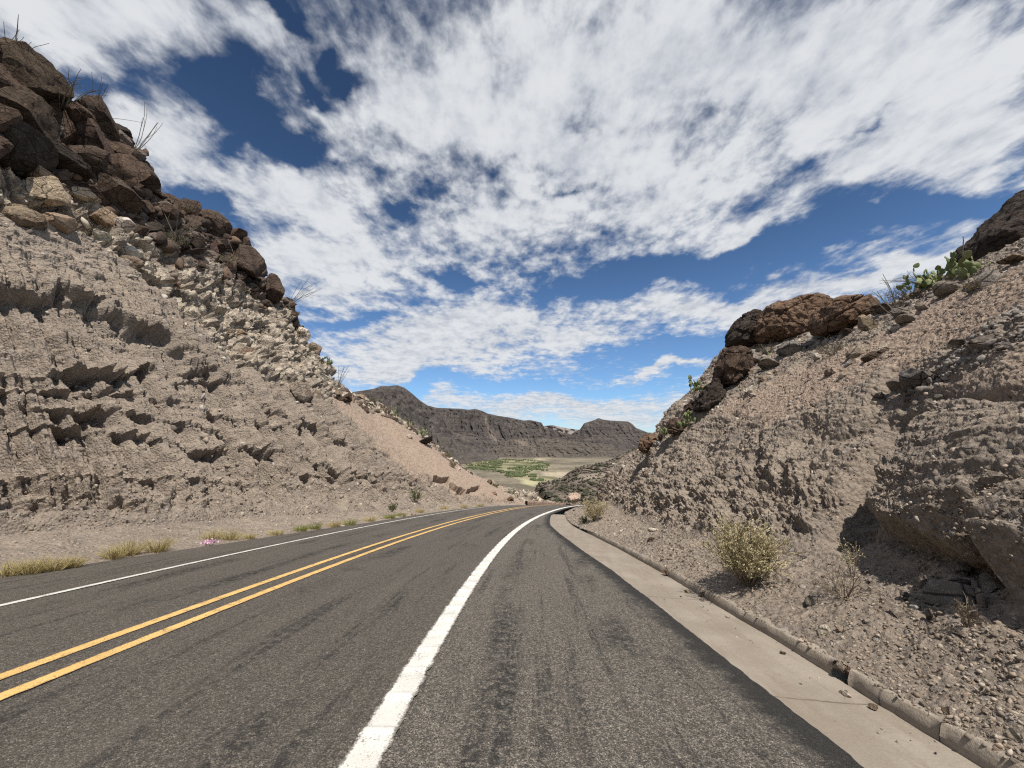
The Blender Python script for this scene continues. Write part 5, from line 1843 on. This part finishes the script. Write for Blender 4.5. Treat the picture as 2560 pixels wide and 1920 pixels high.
M['far_tree'] = mat_leaf('far_tree', (0.048, 0.066, 0.027), (0.115, 0.135, 0.062), .02)
M['far_scrub'] = mat_leaf('far_scrub', (0.030, 0.032, 0.018), (0.06, 0.06, 0.035), .1)
flat = gP.reshape(-1, 3)
gg = (gGreen.ravel() > .35) & (fbm(np.stack([flat[:, 0] / 70, flat[:, 1] / 110, 0 * flat[:, 0]], -1), 3) > -.02)
ii = np.nonzero(gg)[0]
if len(ii):
    pk = RNG.choice(ii, 1500)
    dd = np.hypot(flat[pk, 0], flat[pk, 1])
    Pn = flat[pk] + RNG.normal(size=(1500, 3)) * np.stack([dd * .006, dd * .012, 0 * dd], -1)
    scrub('trees', Pn + np.array([0, 0, 2.0]), RNG.uniform(2, 5.5, 1500), M['far_tree'])
hs = bpy.data.objects['hill_slope']
hv = np.empty(len(hs.data.vertices) * 3, np.float32)
hs.data.vertices.foreach_get('co', hv)
hv = hv.reshape(-1, 3)
hv = hv[hv[:, 1] < 185]
pk = RNG.choice(len(hv), 1500)
scrub('scrub', hv[pk] + np.array([0, 0, .15]), RNG.uniform(.12, .5, 1500) * (1 + (RNG.random(1500) > .95) * 1.2), M['far_scrub'])
# ------------------------------------------------------------------ camera, light, sky
cam = bpy.data.cameras.new('camera')
cam.sensor_width = 36
cam.lens = 36 * F / 2560
cam.clip_start = 0.05
cam.clip_end = 120000
co_ = bpy.data.objects.new('camera', cam)
COL.objects.link(co_)
co_.location = (0, 0, EYE)
co_.rotation_euler = (math.pi / 2 + PITCH, 0, 0)
SC.camera = co_

SUN = Vector((0.17, -0.46, 0.87)).normalized()
sl = bpy.data.lights.new('sun', 'SUN')
sl.energy = 4.8
sl.angle = math.radians(0.55)
sl.color = (1.0, 0.93, 0.83)
so = bpy.data.objects.new('sun', sl)
COL.objects.link(so)
so.rotation_euler = SUN.to_track_quat('Z', 'Y').to_euler()
so.location = (20, -40, 60)

wd = bpy.data.worlds.new('World')
SC.world = wd
wd.use_nodes = True
s = NT.__new__(NT)
s.t = wd.node_tree
s.n = s.t.nodes
bg = s.n['Background']
sky = s.n.new('ShaderNodeTexSky')
sky.sky_type = 'NISHITA'
sky.sun_disc = False
sky.sun_elevation = math.asin(SUN.z)
sky.sun_rotation = math.atan2(SUN.x, SUN.y)
sky.altitude = 800
sky.air_density = 1.0
sky.dust_density = 0.4
sky.ozone_density = 2.5
SKYK = 0.10
dirv = s.coord('Generated')
dx, dy, dz = s.sepxyz(dirv)
# cloud deck: the direction meets a flat layer far overhead
zc = s.math('ADD', s.math('MAXIMUM', dz, 0.0), 0.085)
px_, py_ = s.math('DIVIDE', dx, zc), s.math('DIVIDE', dy, zc)
deck = s.comb(px_, py_, 0.0)
# broad weather pattern, laid out by bearing and height above the horizon
yy = s.math('MAXIMUM', s.math('ABSOLUTE', dy), 0.08)
qv = s.comb(s.math('DIVIDE', dx, yy), s.math('DIVIDE', dz, yy), 0.0)
wn = s.n.new('ShaderNodeTexNoise')
s.lk(qv, wn.inputs['Vector'])
wn.inputs['Scale'].default_value = 3.2
wn.inputs['Detail'].default_value = 6
va = s.n.new('ShaderNodeVectorMath')
va.operation = 'SUBTRACT'
s.lk(wn.outputs['Color'], va.inputs[0])
va.inputs[1].default_value = (0.5, 0.5, 0.5)
vs = s.n.new('ShaderNodeVectorMath')
vs.operation = 'SCALE'
s.lk(va.outputs[0], vs.inputs[0])
vs.inputs['Scale'].default_value = 0.30
vb_ = s.n.new('ShaderNodeVectorMath')
vb_.operation = 'ADD'
s.lk(qv, vb_.inputs[0])
s.lk(vs.outputs[0], vb_.inputs[1])
qw = vb_.outputs[0]

K = 2560 / 2212.0


def blob(u, v, rx, ry, ang, amp):
    """soft ellipse of thicker (or thinner) cloud"""
    d0 = ray(u * K, v * K)
    q0 = (d0[0] / d0[1], d0[2] / d0[1])
    c = math.cos(math.radians(8.92)) ** 1 - 0
    sc = K / F / (0.985 + 0.16 * 0 + (0.155 * -(960 - v * K) / F)) 
    m = s.n.new('ShaderNodeMapping')
    m.vector_type = 'TEXTURE'
    s.lk(qw, m.inputs[0])
    m.inputs['Location'].default_value = (q0[0], q0[1], 0)
    m.inputs['Rotation'].default_value = (0, 0, math.radians(-ang))
    m.inputs['Scale'].default_value = (rx * sc, ry * sc, 1)
    g = s.n.new('ShaderNodeTexGradient')
    g.gradient_type = 'QUADRATIC_SPHERE'
    s.lk(m.outputs[0], g.inputs[0])
    return s.math('MULTIPLY', g.outputs['Fac'], amp)


BLOBS = [(1950, 150, 520, 330, -15, .5), (2150, 300, 330, 120, -20, .5), (900, 200, 260, 260, 60, .45),  # photo position (2212 px wide view), radii, tilt (clockwise), amount
    (1500, 120, 1050, 420, -6, .75), (1250, 330, 620, 260, 20, .55), (1900, 330, 560, 190, -18, .55), (250, 20, 480, 150, 5, .75),
    (560, 60, 240, 90, 42, .5), (330, 300, 330, 90, 24, .75), (640, 420, 330, 110, 26, .75), (700, 570, 360, 130, 6, .7), (1080, 480, 330, 120, -12, .5),
    (980, 720, 430, 110, -8, .85), (720, 650, 140, 40, 4, .4), (1500, 670, 360, 46, -8, .75), (1880, 610, 380, 52, -10, .85), (2180, 545, 300, 60, -14, .7), (880, 790, 260, 50, -4, .6),
    (1450, 798, 190, 15, -3, .7), (1200, 865, 620, 60, 1, .52), (1330, 905, 420, 30, 0, .35), (1600, 500, 180, 36, -25, .6), (1400, 440, 220, 70, -30, .35),
    (1880, 460, 260, 26, -22, .35), (1750, 545, 200, 20, -12, .3), (2060, 440, 160, 26, -10, .25), (1250, 740, 300, 50, -4, .5), (740, 330, 60, 40, 40, .3), (690, 210, 90, 30, 40, .3), (1700, 760, 300, 30, -5, -.3),
    # blue holes
    (730, 115, 40, 75, 0, -.8), (765, 165, 45, 70, 50, -.7), (700, 185, 90, 34, 40, -.5), (590, 10, 110, 34, 50, -.7), (650, 60, 70, 26, 50, -.5), (520, 230, 290, 105, 30, -1.05), (230, 165, 200, 60, 30, -.6), (420, 150, 160, 40, 35, -.35), (620, 300, 170, 85, 25, -.65), (440, 410, 150, 60, 15, -1.1),
    (1260, 255, 60, 60, 60, -.3), (1230, 395, 160, 26, -10, -.45), (870, 420, 110, 50, 40, -.35), (1880, 260, 360, 26, -24, -.42), (1720, 380, 330, 50, -26, -.55),
    (1420, 580, 470, 75, -13, -1.0), (1800, 500, 430, 85, -20, -.95), (2080, 430, 300, 70, -18, -.75), (990, 610, 130, 40, 10, -.6), (770, 700, 130, 22, 0, -.6),
    (1540, 755, 400, 50, -5, -1.0), (1150, 825, 520, 30, 0, -.9), (1500, 830, 200, 22, 0, -.4), (900, 830, 200, 26, 8, -.5),
]
den = None
for bq in BLOBS:
    t = blob(*bq)
    den = t if den is None else s.math('ADD', den, t)
# texture of the deck: puffs drawn out along the wind
n_big = s.noise(deck, 2.0, 4, 0.55, 0.15)
n_mid = s.noise(s.mapping(deck, (1.0, 0.8, 1)), 8.5, 5, 0.55, 0.2)
n_fin = s.noise(s.mapping(deck, (1.0, 0.7, 1), (4, 2, 0)), 26, 6, 0.6, 0.15)
tex = s.math('ADD', s.math('MULTIPLY', s.math('SUBTRACT', n_big, 0.5), 1.0), s.math('MULTIPLY', s.math('SUBTRACT', n_mid, 0.5), 1.15))
tex = s.math('ADD', tex, s.math('MULTIPLY', s.math('SUBTRACT', n_fin, 0.5), 0.55))
low = s.mr(dz, 0.02, 0.22, 0.7, 1.0)
tot = s.math('ADD', den, s.math('MULTIPLY', tex, low))
alpha = s.mr(tot, -0.22, 0.40)
thick = s.math('ADD', s.math('MULTIPLY', s.math('SUBTRACT', n_big, 0.5), 0.9), s.math('ADD', s.math('MULTIPLY', s.math('SUBTRACT', n_mid, 0.5), 1.1), s.math('MULTIPLY', s.math('SUBTRACT', n_fin, 0.5), 0.6)))
thick = s.mr(s.math('ADD', thick, s.math('MULTIPLY', tot, 0.10)), -0.42, 0.30)
white = s.ramp(thick, [(0.0, (0.41, 0.44, 0.50)), (0.45, (0.53, 0.555, 0.60)), (1.0, (0.68, 0.695, 0.715))])
gs = s.n.new('ShaderNodeGamma')
s.lk(sky.outputs[0], gs.inputs[0])
gs.inputs[1].default_value = 1.0
blue = s.mix(1.0, gs.outputs[0], (SKYK * 0.66, SKYK * 0.84, SKYK * 1.0), 'MULTIPLY')
deep = s.mr(dz, 0.08, 0.75, 1.22, 0.52)
bl2 = s.n.new('ShaderNodeVectorMath')
bl2.operation = 'SCALE'
s.lk(blue, bl2.inputs[0])
s.lk(deep, bl2.inputs['Scale'])
skyc = s.mix(s.math('MULTIPLY', alpha, 0.96), bl2.outputs[0], white)
s.lk(skyc, bg.inputs['Color'])
bg.inputs['Strength'].default_value = 1.0

SC.view_settings.view_transform = 'Standard'
SC.view_settings.look = 'None'
SC.view_settings.exposure = 0.18
SC.view_settings.gamma = 1.0
SC.render.engine = 'CYCLES'
SC.cycles.use_denoising = False
SC.cycles.filter_width = 1.2
SC.cycles.max_bounces = 5
SC.cycles.diffuse_bounces = 3
SC.cycles.transparent_max_bounces = 8
